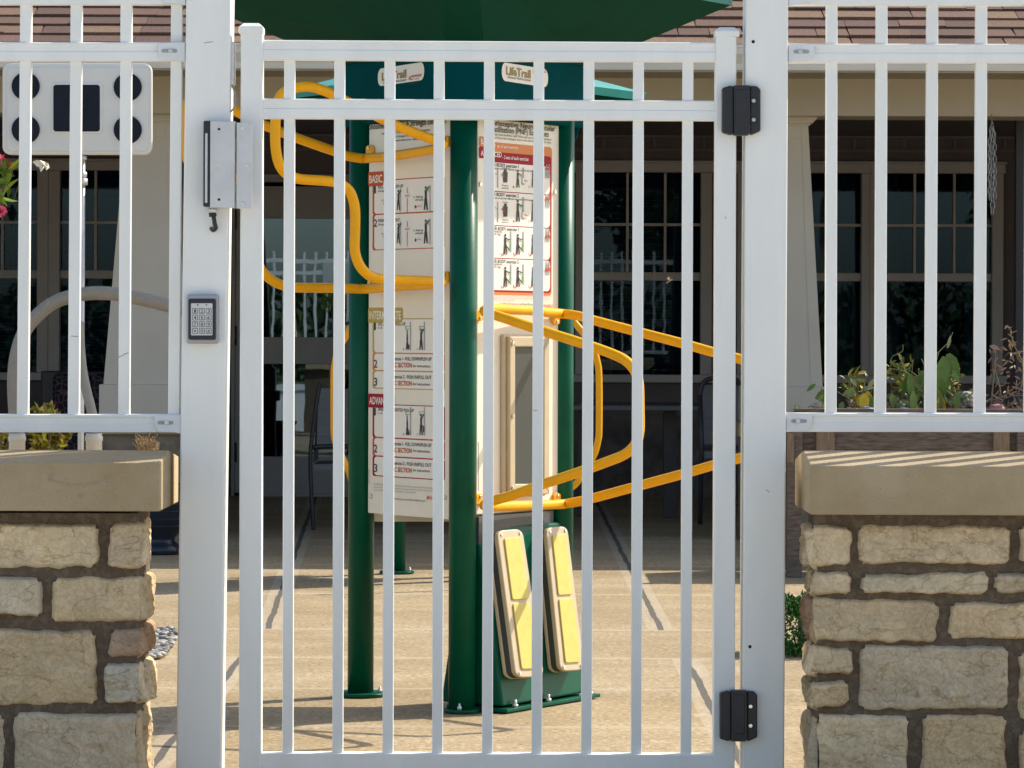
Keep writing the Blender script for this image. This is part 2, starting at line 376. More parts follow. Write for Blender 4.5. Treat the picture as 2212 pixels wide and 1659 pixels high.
# --- fence posts
def post(x0t,x1t,x0b,x1b,label,name='fence_post',mir=1):
    base=P((x0b+x1b)/2,1729,GY_-.02); base.z=0
    t=thing(name,base,label,'fence post','square white posts either side of the gate')
    mb=MB(); a=P(x0t,-150,GY_-.03); 
    sl0=(x0t-x0b)/1659; 
    yb=1736; lean_prism(mb,x0t+sl0*180,x1t+sl0*180,-180,x0b-sl0*77,x1b-sl0*77,yb,GY_-.03,.1)
    mb.build('post_tube',WHITE,t,bevel=.004)
    xc=(x0t+x1t)/2+sl0*180
    c=P(xc,-180,GY_-.03); c.y+=.05; w=.054
    mb=MB().box(c.x-w,c.x+w,c.y-w,c.y+w,c.z-.01,c.z+.02)
    mb.add([(c.x-w,c.y-w,c.z+.02),(c.x+w,c.y-w,c.z+.02),(c.x+w,c.y+w,c.z+.02),(c.x-w,c.y+w,c.z+.02),(c.x,c.y,c.z+.045)],[(0,1,4),(1,2,4),(2,3,4),(3,0,4)])
    mb.build('post_cap',WHITE,t,bevel=.002)
    return t
lp=post(402,499,380,477,'leaning square white post carrying the keypad and lock')
rp=post(1611,1703,1603,1694,'square white post carrying the two black hinges')
# pin holes in right post
for (hx,hy) in ((1627,90),(1620,1397)):
    p=P(hx,hy,GY_-.0305); MB().cyl(p,p+Vector((0,.004,0)),.0038,14).build('screw_hole',DARKHOLE,rp)
p=P(459,455,GY_-.0305)

for (x,y,w,h,par) in ((1568.5,470,1.6,2.2,'g'),(1446,1183,0,0,'n')):
    pass
def speck(x0,y0,x1,y1,Y,par,name='dirt_mark'):
    p=P(x0,y0,Y); q=P(x1,y1,Y); MB().tube([p,q],.0006,5).build(name,SPK,par)
SPK=mat('brown dirt',(.16,.12,.08),.9)
speck(2190-1750+20,90,441,93,GY_-.0305,lp)
speck(1655,1058,1662,1063,GY_-.0305,rp)
def bracket(parent, x0, x1, y0, y1, Y, side):
    """end bracket plate with slot and bolt; side=+1 slopes at its left end"""
    w=x1-x0; h=y1-y0
    if side>0: pts=[(x1,y0),(x1,y1+2),(x1-w*.25,y1),(x0+w*.16,y1-2),(x0,y1-h*.28),(x0,y0+2)]
    else: pts=[(x0,y0),(x0,y1+2),(x0+w*.25,y1),(x1-w*.22,y1-2),(x1,y1-h*.28),(x1,y0+2)]
    v=[P(a,b,Y) for a,b in pts]
    mb=MB().prism([p_-Vector((0,.004,0)) for p_ in v],(0,.0085,0)); o=mb.build('rail_bracket',ALUW,parent,bevel=.0008)
    cx=(x0+x1)/2+(-3 if side>0 else -2); cy=(y0+y1)/2-2
    s=[]
    for k in range(16):
        a=2*math.pi*k/16; s.append((cx+side*(-2)+math.cos(a)*4.2+(13 if math.cos(a)>0 else -13),cy+math.sin(a)*4.2))
    MB().prism([P(a,b,Y-.0046) for a,b in s],(0,.001,0)).build('slot',mat_slot,o)
    c=P(cx,cy,Y-.011); MB().cyl(c,c+Vector((0,.007,0)),.0058,6).build('bolt',ALU,o,bevel=.0008)
    return o
mat_slot=mat('slot shadow grey',(.36,.36,.36),.6)
ALUW=mat('zinc white bracket',(.72,.74,.75),.45,var=.04,vscale=20)
def fence_panel(name,label,x_end,side,pick_top,pick_bot,rails,extra):
    base=P(x_end,1729,GY_); base.z=0
    t=thing(name,base,label,'fence','white picket fence panels beside the gate')
    far=x_end-side*1650
    for (ya,yb_) in rails:
        mb=MB(); xl,xr=(far,x_end) if side>0 else (x_end,far)
        rail(mb,xl,xr,ya,yb_,ya+(0 if side>0 else 1.5),yb_+(0 if side>0 else 1.5),GY_-.012,.034)
        mb.build('rail',WHITE,t,bevel=.0006,seg=1)
    px=list(zip(pick_top,pick_bot)); sp=108.3
    for k in range(1,extra): px.append((px[3][0]-side*sp*k,px[3][1]-side*sp*k))
    for (a,b) in px:
        w=12.2; lean=(a-b)/800.0
        mb=MB(); lean_prism(mb,a-w+lean*210,a+w+lean*210,-110,b-w-lean*20,b+w-lean*20,915,GY_-.0045,.022)
        mb.build('picket',WHITE,t,bevel=.0012,seg=1)
    return t
fl=fence_panel('picket_fence','white picket fence panel above the left stone wall, beside the keypad post',402,1,[381,272,164,55],[375,267.5,158.5,48.5],[(-32,9),(91,131.5),(895,934)],12)
for a in ((343,401,-32,9),(342,400,91.5,132),(334,391,896,934)): bracket(fl,*a,GY_-.018,1)
fr=fence_panel('picket_fence','white picket fence panel above the right stone wall, beside the hinged post',1703,-1,[1797,1905,2014.5,2120.5],[1795,1902,2010.5,2117],[(-30,10.5),(94,135),(892,933)],12)
for a in ((1703,1761,-30,11),(1703,1759,93,134),(1698,1754,891,932)): bracket(fr,*a,GY_-.018,-1)
# the panel's extra pickets on the far side of the right panel run to the right
# --- gate
gb=P(1056,1729,GY_); gb.z=0
gate=thing('gate',gb,'white aluminium picket gate closed between the two square posts','gate')
mb=MB(); lean_prism(mb,520,567,70,515.5,563.5,1690,GY_-.02,.05); mb.build('stile',WHITE,gate,bevel=.003)
mb=MB(); lean_prism(mb,1546,1591,78,1540,1587,1694,GY_-.02,.05); mb.build('stile',WHITE,gate,bevel=.003)
def gcap(xc,yt,yb):
    c=P(xc,yb,GY_); w=.0272; c.y=GY_+.005; h=(yb-yt)/970
    mb=MB().box(c.x-w,c.x+w,c.y-w,c.y+w,c.z,c.z+h*.62)
    z=c.z+h*.62; q=w*.62
    mb.hexa([(c.x-w,c.y-w,z),(c.x+w,c.y-w,z),(c.x+w,c.y+w,z),(c.x-w,c.y+w,z),(c.x-q,c.y-q,z+h*.38),(c.x+q,c.y-q,z+h*.38),(c.x+q,c.y+q,z+h*.38),(c.x-q,c.y+q,z+h*.38)])
    mb.build('post_cap',WHITE,gate,bevel=.0015)
gcap(543.5,51,74); gcap(1569.5,60,81)
for (a,b,c,d) in ((86,128.5,91.5,133.5),(212.5,255.5,217.5,260.5)):
    mb=MB(); rail(mb,566.5,1546.5,a,b,c,d,GY_-.014,.036); mb.build('rail',WHITE,gate,bevel=.0006,seg=1)
mb=MB(); lean_prism(mb,563.5,1540,1626,563.5,1540,1674,GY_-.014,.036)
mb=MB().box(P(563.5,1650,GY_).x,P(1540.5,1650,GY_).x,GY_-.014,GY_+.026,P(1050,1673,GY_).z,P(1050,1627,GY_).z); mb.build('rail',WHITE,gate,bevel=.002)
gt=[625.5,733.7,842.2,948.7,1057.2,1164.2,1272.5,1379.7,1486.5]; gb_=[621,729,837.5,944.7,1052.5,1159.3,1266.8,1374.5,1481.8]
for a,b in zip(gt,gb_):
    mb=MB(); lean_prism(mb,a-11.6,a+11.6,110,b-11.6,b+11.6,1640,GY_-.006,.022); mb.build('picket',WHITE,gate,bevel=.0012,seg=1)
speck(1567,468,1568.4,472,GY_-.0205,gate); speck(1567.6,470,1568.2,472,GY_-.0207,gate)
speck(1151,886,1161,886.5,GY_-.0065,gate); speck(256,772,270,765,GY_-.0052,fl); speck(268,765,278,762,GY_-.0052,fl); speck(153,726,168,727,GY_-.0052,fl)
# weld beads where the rails meet the stiles
mb=MB()
for (yy,xx) in ((128,567),(255,567),(212,567),(1627,564),(134,1546),(260,1546),(217,1546),(1629,1540)):
    for k in range(5): c=P(xx,yy+(k-2)*3,GY_-.012); mb.ball((c.x,c.y,c.z),.0022,.0022,.0022,6,.3,k)
mb.build('weld_bead',WHITE,gate)
# hinges
def hinge(x0,x1,y0,y1):
    w=x1-x0; h=y1-y0; Y=GY_-.052
    mb=MB()
    def plate(pts,Yf,Yb): mb.prism([P(a,b,Yf) for a,b in pts],(0,Yb-Yf,0))
    plate([(x0,y0+6),(x0+w*.2,y0+1),(x0+w*.31,y0+2),(x0+w*.31,y1-2),(x0+w*.2,y1-1),(x0,y1-6)],Y+.006,GY_-.019)
    plate([(x0+w*.72,y0+1),(x1-w*.1,y0+2),(x1,y0+9),(x1,y1-9),(x1-w*.22,y1-1),(x0+w*.72,y1-1)],Y+.004,GY_-.029)
    o=mb.build('hinge',BLACKP,gate,bevel=.003)
    mb=MB(); mb.prism([P(a,b,Y-.004) for a,b in [(x0+w*.31,y0),(x0+w*.72,y0),(x0+w*.72,y0+8),(x0+w*.74,y1-8),(x0+w*.68,y1),(x0+w*.31,y1)]],(0,.03,0))
    mb.prism([P(a,b,Y-.006) for a,b in [(x0+w*.36,y0+9),(x0+w*.66,y0+9),(x0+w*.66,y1-16),(x0+w*.36,y1-16)]],(0,.003,0))
    mb.build('hinge_knuckle',BLACKP,o,bevel=.0025)
    for q in (.31,.69):
        p=P(x0+w*.82,y0+h*q,Y+.0005); MB().cyl(p,p+Vector((0,.005,0)),.0058,18).build('screw_cup',RUB,o)
        p=P(x0+w*.82,y0+h*q,Y-.002); MB().cyl(p,p+Vector((0,.005,0)),.0042,16).cyl(p+Vector((0,-.0006,0)),p,.0018,6).build('screw',STEEL,o,bevel=.0006)
hinge(1560,1643,184,292); hinge(1555,1636,1492,1602)
# --- magnetic lock
ml=thing('magnetic_lock',P(475,355,GY_-.03),'silver magnetic lock with black side strip high on the left post','lock')
mb=MB(); pbox(mb,439,455,261,446,GY_-.066,.036); mb.build('magnet_body',BLACKP,ml,bevel=.002)
mb=MB(); pbox(mb,443,448,288,438,GY_-.0675,.002); mb.build('strip',ALU,ml)
mb=MB(); pbox(mb,454,507,261.5,448.5,GY_-.07,.04); mb.build('cover_plate',ALU,ml,bevel=.001)
for (a,b,m_,r) in ((473,279,DARKHOLE,.0028),(473,355,STEEL,.0042),(473,431,DARKHOLE,.0028)):
    p=P(a,b,GY_-.0715); MB().cyl(p,p+Vector((0,.003,0)),r,14).build('screw',m_,ml)
mb=MB(); 
p0=P(460,449,GY_-.05); p1=P(460,460,GY_-.05); mb.cyl(p0,p1,.0095,14); mb.build('cable_gland',ALU,ml)
mb=MB().tube(smooth_path([P(460,458,GY_-.05),P(461,465,GY_-.05),P(464,484,GY_-.05),P(466,492,GY_-.048),P(461,497,GY_-.04),P(457,494,GY_-.032)]),.005,10)
mb.cyl(P(459,459,GY_-.05),P(460,468,GY_-.05),.0085,12); mb.build('cable',BLACKP,ml)
ar=thing('lock_armature',P(528,357,GY_-.02),'narrow silver strike bracket screwed to the left gate stile','lock bracket')
mb=MB(); pbox(mb,511,545,265,450,GY_-.068,.004); pbox(mb,511,514,265,450,GY_-.0640,.043); mb.build('bracket_plate',ALU,ar,bevel=.0008)
for (a,b) in ((524.5,275.5),(534,357),(524.5,439.5)):
    p=P(a,b,GY_-.0715); MB().cyl(p,p+Vector((0,.003,0)),.0046,16).cyl(p+Vector((0,-.0006,0)),p,.002,6).build('screw',STEEL,ar,bevel=.0006)
# conduit box and looped wire on the post side
cb=thing('junction_box',P(500,137,GY_+.02),'small grey wiring box with a looped wire on the left post side','wiring box')
mb=MB(); c=P(495,137,GY_-.01); mb.box(P(495.5,137,GY_-.01).x,P(506,137,GY_-.01).x,GY_-.012,GY_+.03,P(500,184,GY_).z,P(500,90,GY_).z); mb.build('box_body',ALU,cb,bevel=.004)
MB().tube(smooth_path([P(501,183,GY_),P(507,200,GY_-.005),P(509,215,GY_-.01),P(506,232,GY_-.01),P(498,241,GY_-.005),P(493,240,GY_+.01)]),.0022,8).build('wire',mat('grey cable',(.35,.33,.3),.5),cb)
# --- keypad
kp=thing('keypad',P(437,688,GY_-.03),'grey and black door keypad with twelve number keys on the left post','keypad')
def rrect(x0,y0,x1,y1,r,Y,n=5,bow=0):
    pts=[]
    for cx,cy,a0 in ((x1-r,y1-r,0),(x0+r,y1-r,90),(x0+r,y0+r,180),(x1-r,y0+r,270)):
        for q in range(n): a=R(a0+q*90/(n-1)); pts.append((cx+r*math.cos(a),cy+r*math.sin(a)))
    return [P(a,b+bow*math.sin((a-x0)/(x1-x0)*math.pi)*(1 if b>(y0+y1)/2 else -1),Y) for a,b in pts]
MB().prism(rrect(402.5,636,471.5,742,5,GY_-.056,bow=1.5),(0,.027,0)).build('bezel',mat('silver plastic',(.36,.37,.40),.4,.3,var=.05),kp,bevel=.004,seg=3)
MB().prism(rrect(406.5,645.5,466,734,4,GY_-.062),(0,.01,0)).build('inner_frame',BLACKP,kp,bevel=.002)
MB().prism(rrect(412.5,655,459,724.5,2,GY_-.064),(0,.006,0)).build('face_plate',ALU,kp,bevel=.0005)
for i,ch in enumerate('123456789*0#'):
    cx=421.3+(i%3)*14.75; cy=671.5+(i//3)*14.4
    k=MB().prism(rrect(cx-6,cy-6,cx+6,cy+6,1.4,GY_-.0655),(0,.003,0)).build('key',INK,kp)
    MB().prism(rrect(cx-4.9,cy-4.9,cx+4.9,cy+4.9,1,GY_-.0665),(0,.003,0)).build('key_face',ALU,k)
    sh=Sheet(P(cx,cy,GY_-.0665),(0,-1,0),.0003)
    wd=2.0 if ch=='1' else 3
    if ch=='*':
        for q in range(3):
            a=R(q*60+30); sh.line(cx-3*math.cos(a),cy-3*math.sin(a),cx+3*math.cos(a),cy+3*math.sin(a),1,K,1+q)
    else: sh.text(ch,cx-wd,cx+wd,cy+3.8,7.4,K,.01,1)
    sh.mb.build('key_mark',INKM,k)
for x in (427,446):
    p=P(x,658.5,GY_-.0648); MB().cyl(p,p+Vector((0,.002,0)),.0018,12).build('indicator',mat('indicator lens',(.16,.05,.03),.3),kp)

# ------------------------------------------------------------------ stone walls
CF,CB=7.35,7.76; SF=7.43; SBK=7.70
def fbm(p,o=4):
    v=0;a=1
    for _ in range(o): v+=a*noise.noise(p); p=p*2.07+Vector((3.1,1.7,5.3)); a*=.5
    return v
def stone(mb,O,U,V,Nn,u0,u1,v0,v1,D,seed,wrapL=False,wrapR=False):
    """rough stone on plane (O,U,V) bulging along Nn"""
    st=.0036; nu=max(4,int((u1-u0)/st)); nv=max(4,int((v1-v0)/st)); vs=[]; fs=[]
    rnd=random.Random(seed); 
    skew=[rnd.uniform(-.006,.006) for _ in range(4)]
    tilt=(rnd.uniform(-.008,.008),rnd.uniform(-.008,.008))
    pls=[]
    for k in range(max(7,int((u1-u0)*(v1-v0)*700))):
        pls.append((rnd.uniform(u0,u1),rnd.uniform(v0,v1),rnd.uniform(-.17,.17),rnd.uniform(-.34,.26),rnd.uniform(.004,.011)))
    for j in range(nv+1):
        t=j/nv
        for i in range(nu+1):
            s=i/nu
            u=u0+(u1-u0)*s; v=v0+(v1-v0)*t
            q=Vector((u*14,v*14,seed*2.3))
            e=.007
            du=(noise.noise(Vector((v*26,seed,1)))*.9+noise.noise(Vector((v*80,seed,1)))*.2)*e*((1-s)**3) - (noise.noise(Vector((v*26,seed,7)))*.9+noise.noise(Vector((v*80,seed,7)))*.2)*e*(s**3)
            dv=(noise.noise(Vector((u*26,seed,3)))*.9+noise.noise(Vector((u*90,seed,3)))*.2)*e*((1-t)**3)+(noise.noise(Vector((u*20,seed,9)))*.9+noise.noise(Vector((u*90,seed,5)))*.2)*e*(t**3)
            du+=skew[0]*(1-s)*(t-.5)+skew[1]*s*(t-.5); dv+=skew[2]*(1-t)*(s-.5)+skew[3]*t*(s-.5)
            # distance to edge in metres, round corners
            dx=min(u-u0,u1-u) ; dy=min(v-v0,v1-v)
            if wrapL: dx=min(u1-u, (u-u0)+.012)
            if wrapR: dx=min(u-u0,(u1-u)+.012)
            rr=.009; ex=max(0,rr-dx)/rr; ey=max(0,rr-dy)/rr; e2=min(1,(ex**2.6+ey**2.6)**(1/2.6))
            prof=math.sqrt(max(0,1-e2**2.2))
            nn=fbm(q,5); ridge=1-abs(noise.noise(q*.8+Vector((9,2,4))))*2
            st2=noise.noise(Vector((u*7,v*18,seed+.5)))
            ledge=(math.floor(st2*5)/5)*.016; f2=noise.voronoi(Vector((u*16,v*22,seed*1.3)))[0]; fac=(f2[1]-f2[0])
            wu=u+noise.noise(Vector((u*30,v*30,seed)))*.008; wv=v+noise.noise(Vector((u*30,v*30,seed+4)))*.008
            pl_=min(c+gx*(wu-a_)+gy*(wv-b_) for a_,b_,gx,gy,c in pls)
            h=D*prof*(.84)+prof*(nn*.0042+max(-.009+.3*noise.noise(q*1.3)*.01,pl_)+fbm(q*5,3)*.0036+ledge*.35+tilt[0]*(s-.5)*2+tilt[1]*(t-.5)*2)
            h=max(h,min(prof*.3,1)*.011)
            cornshr=.010*(ex*ey)
            uu=u+du+(cornshr if s<.5 else -cornshr); vv=v+dv+(cornshr if t<.5 else -cornshr)
            vs.append(O+U*uu+V*vv+Nn*h)
    for j in range(nv):
        for i in range(nu): a=j*(nu+1)+i; fs.append((a,a+1,a+nu+2,a+nu+1))
    mb.add(vs,fs,True)
def scol(seed,tint=None):
    r=random.Random(seed*7+1); base=r.choice([(.69,.535,.335),(.74,.585,.385),(.63,.515,.365),(.71,.545,.34),(.78,.63,.415),(.67,.565,.41)])
    k=r.uniform(.93,1.07)
    c=tuple(x*k for x in base) if tint is None else tint
    return c
def wall(name,label,rects,corner_px,side,xfar):
    """side=+1: visible end face looks to +X (left wall); -1 for the right wall"""
    c=P(corner_px,1300,SF); Xc=c.x; Xf=P(xfar,1300,SF).x
    base=Vector(((Xc+Xf)/2,7.55,0)); t=thing(name,base,label,'stone wall','stone walls with cast caps')
    ztop=P(corner_px,1109,SF).z
    mb=MB(); 
    mb.box(min(Xc,Xf),max(Xc,Xf),SF,SBK,-.1,ztop); mb.build('mortar_core',MORT,t)
    sm=MB(); U=Vector((1,0,0)); V=Vector((0,0,1)); Nn=Vector((0,-1,0)); O=Vector((0,SF,0))
    for i,r in enumerate(rects):
        x0,y0,x1,y1=r[:4]; a=P(x0,y1,SF-.02); b=P(x1,y0,SF-.02)
        sm.col=scol(i+(50 if side>0 else 0),r[4] if len(r)>4 else None)
        near=(abs(x1-corner_px)<40 and side>0) or (abs(x0-corner_px)<30 and side<0)
        u0,u1=a.x,b.x
        stone(sm,O,U,V,Nn,u0,u1,a.z,b.z,.029,i*3.3+(17 if side>0 else 0),wrapL=near and side<0,wrapR=near and side>0)
    # end face courses
    zs=[ztop-.02]; rnd=random.Random(5 if side>0 else 9)
    courses=[r for r in rects if (abs(r[2]-corner_px)<40 and side>0) or (abs(r[0]-corner_px)<30 and side<0)]
    Oe=Vector((Xc,0,0)); Ue=Vector((0,1,0)) if side>0 else Vector((0,-1,0)); Ne=Vector((side,0,0))
    for i,r in enumerate(courses):
        z0=P(0,r[3],SF).z; z1=P(0,r[1],SF).z; o=rnd.uniform(-.02,.02)
        cuts=[SF-.002, SF+.12+o, SF+.135+o, SBK]
        sm.col=scol(i+77) if i!=2 else (.50,.33,.20)
        for (ya,yb) in ((cuts[0],cuts[1]),(cuts[2],cuts[3])):
            u0,u1=(ya,yb) if side>0 else (-yb,-ya)
            stone(sm,Oe,Ue,V,Ne,u0,u1,z0+rnd.uniform(-.004,.004),z1+rnd.uniform(-.004,.004),.015+rnd.uniform(-.003,.007),i*5.1+100+ya)
    sm.build('stonework',STONE,t)
    return t
lw=[( -80,1133,211,1227),(232,1132,303,1229),(-80,1246,88,1331),(110,1249,301,1344),(-80,1362,207,1522),(232,1360,300,1421,(.46,.33,.23)),(222,1436,301,1521,(.58,.51,.39)),(28,1543,294,1700),(-120,1546,5,1700),
    (-330,1133,-100,1300),(-330,1320,-100,1522),(-420,1540,-140,1700)]
rw=[(1755,1137,1839,1223),(1854,1137,2184,1218),(2204,1137,2330,1223),(1755,1236,1840,1285),(1859,1240,2135,1283),(2147,1242,2330,1283),(1759,1297,2029,1386),(2052,1304,2330,1380),
    (1755,1398,1843,1457),(1755,1475,1835,1528),(1859,1397,2180,1533),(2204,1412,2330,1562),(1770,1547,1964,1700),(1993,1547,2175,1700,(.66,.49,.29)),(2204,1580,2330,1700),(2350,1137,2600,1380),(2350,1400,2600,1700)]
WL=wall('stone_wall','tan split stone wall with cast cap on the left of the gate',lw,295,1,-420)
WR=wall('stone_wall','tan split stone wall with cast cap on the right of the gate',rw,1767,-1,2600)
def cap(t,xe,yt,yb,side,xfar):
    A=P(xe,yb,CF); T=P(xe,yt,CF); X0=A.x; X1=P(xfar,yb,CF).x
    z0=A.z; z1=T.z; zr=P(xe,973,7.55).z; ym=(CF+CB)/2
    prof=[(CF,z0),(CF,z1),(ym,zr),(CB,z1),(CB,z0)]
    n=6; mb=MB(); m=5
    va=[Vector((X0,y,z)) for y,z in prof]; vb=[Vector((X1,y,z)) for y,z in prof]
    mb.add(va+vb,[list(range(m)),[m+i for i in range(m)][::-1]]+[[i,m+i,m+(i+1)%m,(i+1)%m] for i in range(m)])
    return mb.build('cap_stone',CAPM,t,bevel=.003)
cl_=cap(WL,345,1000,1105,1,-420); cr_=cap(WR,1751,1006,1112,-1,2600)
# smear marks on the left cap
sh=Sheet(P(200,1050,CF-.0004),(0,-1,0),.0003)
pts=[(103,1037),(106,1022),(120,1024),(112,1036),(140,1042),(170,1045),(200,1043),(222,1036),(232,1022),(233,1030),(226,1048),(218,1045),(190,1047),(165,1049),(135,1046)]
rnd_=random.Random(41)
for side_,t_,xa_,xb_ in ((1,cl_,-60,335),(-1,cr_,1765,2210)):
    s9=Sheet(P(200,1050,CF-.0005),(0,-1,0),.0003)
    for k in range(70):
        x=rnd_.uniform(xa_,xb_); y=rnd_.uniform(1018,1098); r_=rnd_.uniform(.5,1.3)
        s9.poly([(x+r_*math.cos(a*1.05)*rnd_.uniform(.6,1),y+r_*math.sin(a*1.05)) for a in range(6)],0 if rnd_.random()<.7 else 1,1)
    s9.mb.build('pits',[mat('pit brown',(.20,.155,.10),.95),mat('pit pale',(.55,.47,.34),.95)],t_)
STAIN=mat('dusty scuff',(.33,.27,.18),.9,var=.1,vscale=80)
sh.poly(pts,0,1); sh.poly([(168,1070),(176,1064),(183,1067),(181,1074),(174,1077),(170,1074)],0,1)
sh.mb.build('scuff',STAIN,cl_)

# ------------------------------------------------------------------ exercise station
LPo=Vector((-.43,9.77,0)); FPo=Vector((-.134,9.35,0)); RPo=Vector((.14,9.78,0)); PR=.0372
st=thing('exercise_station',(-.14,9.63,0),'near green exercise station with yellow handlebars, pole signs and foot pads behind the gate','exercise station')
def pole(c,z1=1.66):
    o=MB().cyl(c,c+Vector((0,0,z1)),PR,32).build('pole',GREEN,st)
    mb=MB().cyl(c+Vector((0,0,.002)),c+Vector((0,0,.012)),PR+.038 if c is not FPo else PR+.012,28); o2=mb.build('base_plate',GREEN,o,bevel=.002)
    for a in (200,340,90) if c is not FPo else (262,):
        rr=PR+.022 if c is not FPo else PR+.004
        q=c+Vector((math.cos(R(a))*rr,math.sin(R(a))*rr,.012)); MB().cyl(q,q+Vector((0,0,.010)),.0065,6).cyl(q,q+Vector((0,0,.018)),.003,8).build('anchor_bolt',ALU,o)
    return o
poles=[pole(LPo),pole(FPo),pole(RPo)]
hexh=[(-.185,9.27),(-.077,9.27),(.205,9.84),(.155,9.93),(-.435,9.93),(-.485,9.84)]
Z0h,Z1h=1.632,1.815
mb=MB().prism([Vector((a,b,Z0h)) for a,b in hexh],(0,0,Z1h-Z0h)); header=mb.build('header_band',TEALP,st,bevel=.008,seg=3)
# lower ears of the header beside the outer poles
mb=MB().prism([P(a,b,9.84) for a,b in ((748,255),(781,255),(781,312),(772,309))],(0,.02,0)).prism([P(a,b,9.84) for a,b in ((1240,255),(1259,255),(1245,300),(1238,312))],(0,.02,0)); mb.build('header_ear',TEALP,st,bevel=.003)
# canopy
cc=Vector((-.14,9.63))
def hexc(Rr,tw,z,c=cc):
    out=[]
    for d in (Vector((0,-1)),Vector((.885,.465)),Vector((-.90,.436))):
        n=Vector((-d.y,d.x)); 
        out += [ (c+d*Rr-n*tw), (c+d*Rr+n*tw)]
    return [Vector((p.x,p.y,z)) for p in out]
E=hexc(.855,.045,2.002); E2=hexc(.87,.052,2.035); Hh=[Vector((a,b,Z1h-.004)) for a,b in hexh]
H6=[Hh[0],Hh[1],Hh[2],Hh[3],Hh[4],Hh[5]]
mb=MB(); mb.add(E+H6,[[i,(i+1)%6,6+(i+1)%6,6+i] for i in range(6)]); canopy_under=mb
mb.mi=1; mb.add(E+E2,[[i,6+i,6+(i+1)%6,(i+1)%6] for i in range(6)])
T1=hexc(.36,.03,2.135); T2=hexc(.35,.03,2.165); AP=Vector((cc.x,cc.y,2.25))
mb.add(E2+T1,[[i,6+i,6+(i+1)%6,(i+1)%6] for i in range(6)]); mb.add(T1+T2,[[i,6+i,6+(i+1)%6,(i+1)%6] for i in range(6)])
mb.add(T2+[AP],[[i,6,(i+1)%6] for i in range(6)])
canopy=mb.build('canopy',[CANU,TEALR],st,bevel=.004)
for (a,b) in ((1258,22),(1275,25)):
    pass
# panels
def panel_frame(A,B,inset0,inset1):
    d=(B-A); L=d.length; d=d/L; n=Vector((d.y,-d.x,0))  # outward (toward -Y side)
    return d,n
def info_panel(A,B,xa,xb,ytop,ybot,label=None):
    d=(B-A).normalized(); n=Vector((d.y,-d.x,0)); p0=A+n*.012
    a=onplane(xa,900,p0,n); b=onplane(xb,900,p0,n)
    zb=onplane(xa,ybot,p0,n).z; zt=1.66
    a.z=b.z=zb
    mb=MB().prism([a,b,b+Vector((0,0,zt-zb)),a+Vector((0,0,zt-zb))],-n*.012)
    o=mb.build('info_panel',CREAM,st,bevel=.0025)
    if label: o['label']=label
    return o,p0,n
lpan,lp0,ln=info_panel(LPo,FPo,795,970,255,1108,'narrow cream sign with BASIC, INTERMEDIATE and ADVANCED boxes')
rpan,rp0,rn=info_panel(FPo,RPo,1030,1208,240,1112,'cream sign with red and orange framed exercise chart and small window box')
MB().prism([RPo+Vector((-.03,.01,.5)),LPo+Vector((.03,.01,.5)),LPo+Vector((.03,.01,1.66)),RPo+Vector((-.03,.01,1.66))],(0,-.012,0)).build('info_panel',CREAM,st)
def bolt(x,y,p0,n,par,r=.0075,m=STEEL):
    p=onplane(x,y,p0,n); return MB().cyl(p,p+n*.004,r,16,r*.8).cyl(p+n*.004,p+n*.0045,r*.4,6).build('bolt',m,par)
for x,y in ((802,1072),(962,1075)): bolt(x,y,lp0,ln,lpan)
for x,y in ((1037,398),(1198,415)): bolt(x,y,rp0,rn,rpan)
# ---- left printing
sh=Sheet(lp0,ln,.0006)
def T(t,x0,x1,y,cap,mi=K,bold=.012,k=4): sh.text(t,x0,x1,y,cap,mi,bold,k)
T('Shoulder Flexibility & Strength Exercises',799,964,280,13,K,.014)
T('Start with the BASIC level. When you can complete all repetitions',826,930,291,4.5)
T('and do not feel challenged, move to the next level.',832,918,299,4.5); T('Always work within your ability.',838,905,307,4.5)
def section(tabx1,ty0,ty1,name,nx1,tabcol,boxes,cols,xr=961):
    x0=805
    tab=tabcol
    yt=boxes[0][0]; yb=boxes[-1][1]
    # coloured frames: outer colour rect with cream windows on top
    for (a,b),cc_ in zip(boxes,cols):
        sh.rect(x0,a,xr,b,cc_,1.0+.02*boxes.index((a,b)),.008)
    for (a,b) in boxes: sh.rect(x0+4.2,a+2.0,xr-3,b-2.0,WH,2,.011)
    sh.rect(796,ty0,tabx1,ty1,tab,2.5,.006); T(name,799,nx1,ty1-7.5,(ty1-ty0)-14.5,WH,.02,3.5)
section(829,372,403,'BASIC',827,OR,[(390,464),(463,541)],[OR,OR])
section(870,665,697,'INTERMEDIATE',867,YL,[(688,763),(762,801),(800,839)],[YL,OB,YL])
section(853,850,880,'ADVANCED',850,RD,[(872,945),(944,985),(984,1028)],[RD,BR,RD])
for (n_,t_,y,l2) in (('1','PULL DOWN/PUSH UP',409,'5-8 repetitions'),('2','PUSH IN/PULL OUT',481,'5-8 repetitions'),('1','LEG ASSISTED PULL-UP',704,'1-2 sets'),('1','SINGLE LEG ASSISTED PULL-UP',888,'1-2 sets')):
    T(n_,809,813 if n_=='1' else 816,y+9,16); 
    xr={'PULL DOWN/PUSH UP':872,'PUSH IN/PULL OUT':865,'LEG ASSISTED PULL-UP':877,'SINGLE LEG ASSISTED PULL-UP':895}[t_]
    T(t_,818,xr,y-1,6.5); T(l2,818,843,y+6,4.3)
for base in (765,804,948,990):
    n_='2' if base in (765,948) else '3'
    T(n_,809,816,base+29,17)
    T('See Exercise 1 - PULL DOWN/PUSH UP' if n_=='2' else 'See Exercise 2 - PUSH IN/PULL OUT',840,933,base+13,7.5); T('BASIC SECTION',839,891,base+28,10,OR,.018); T('for instructions.',894,931,base+28,5.5)
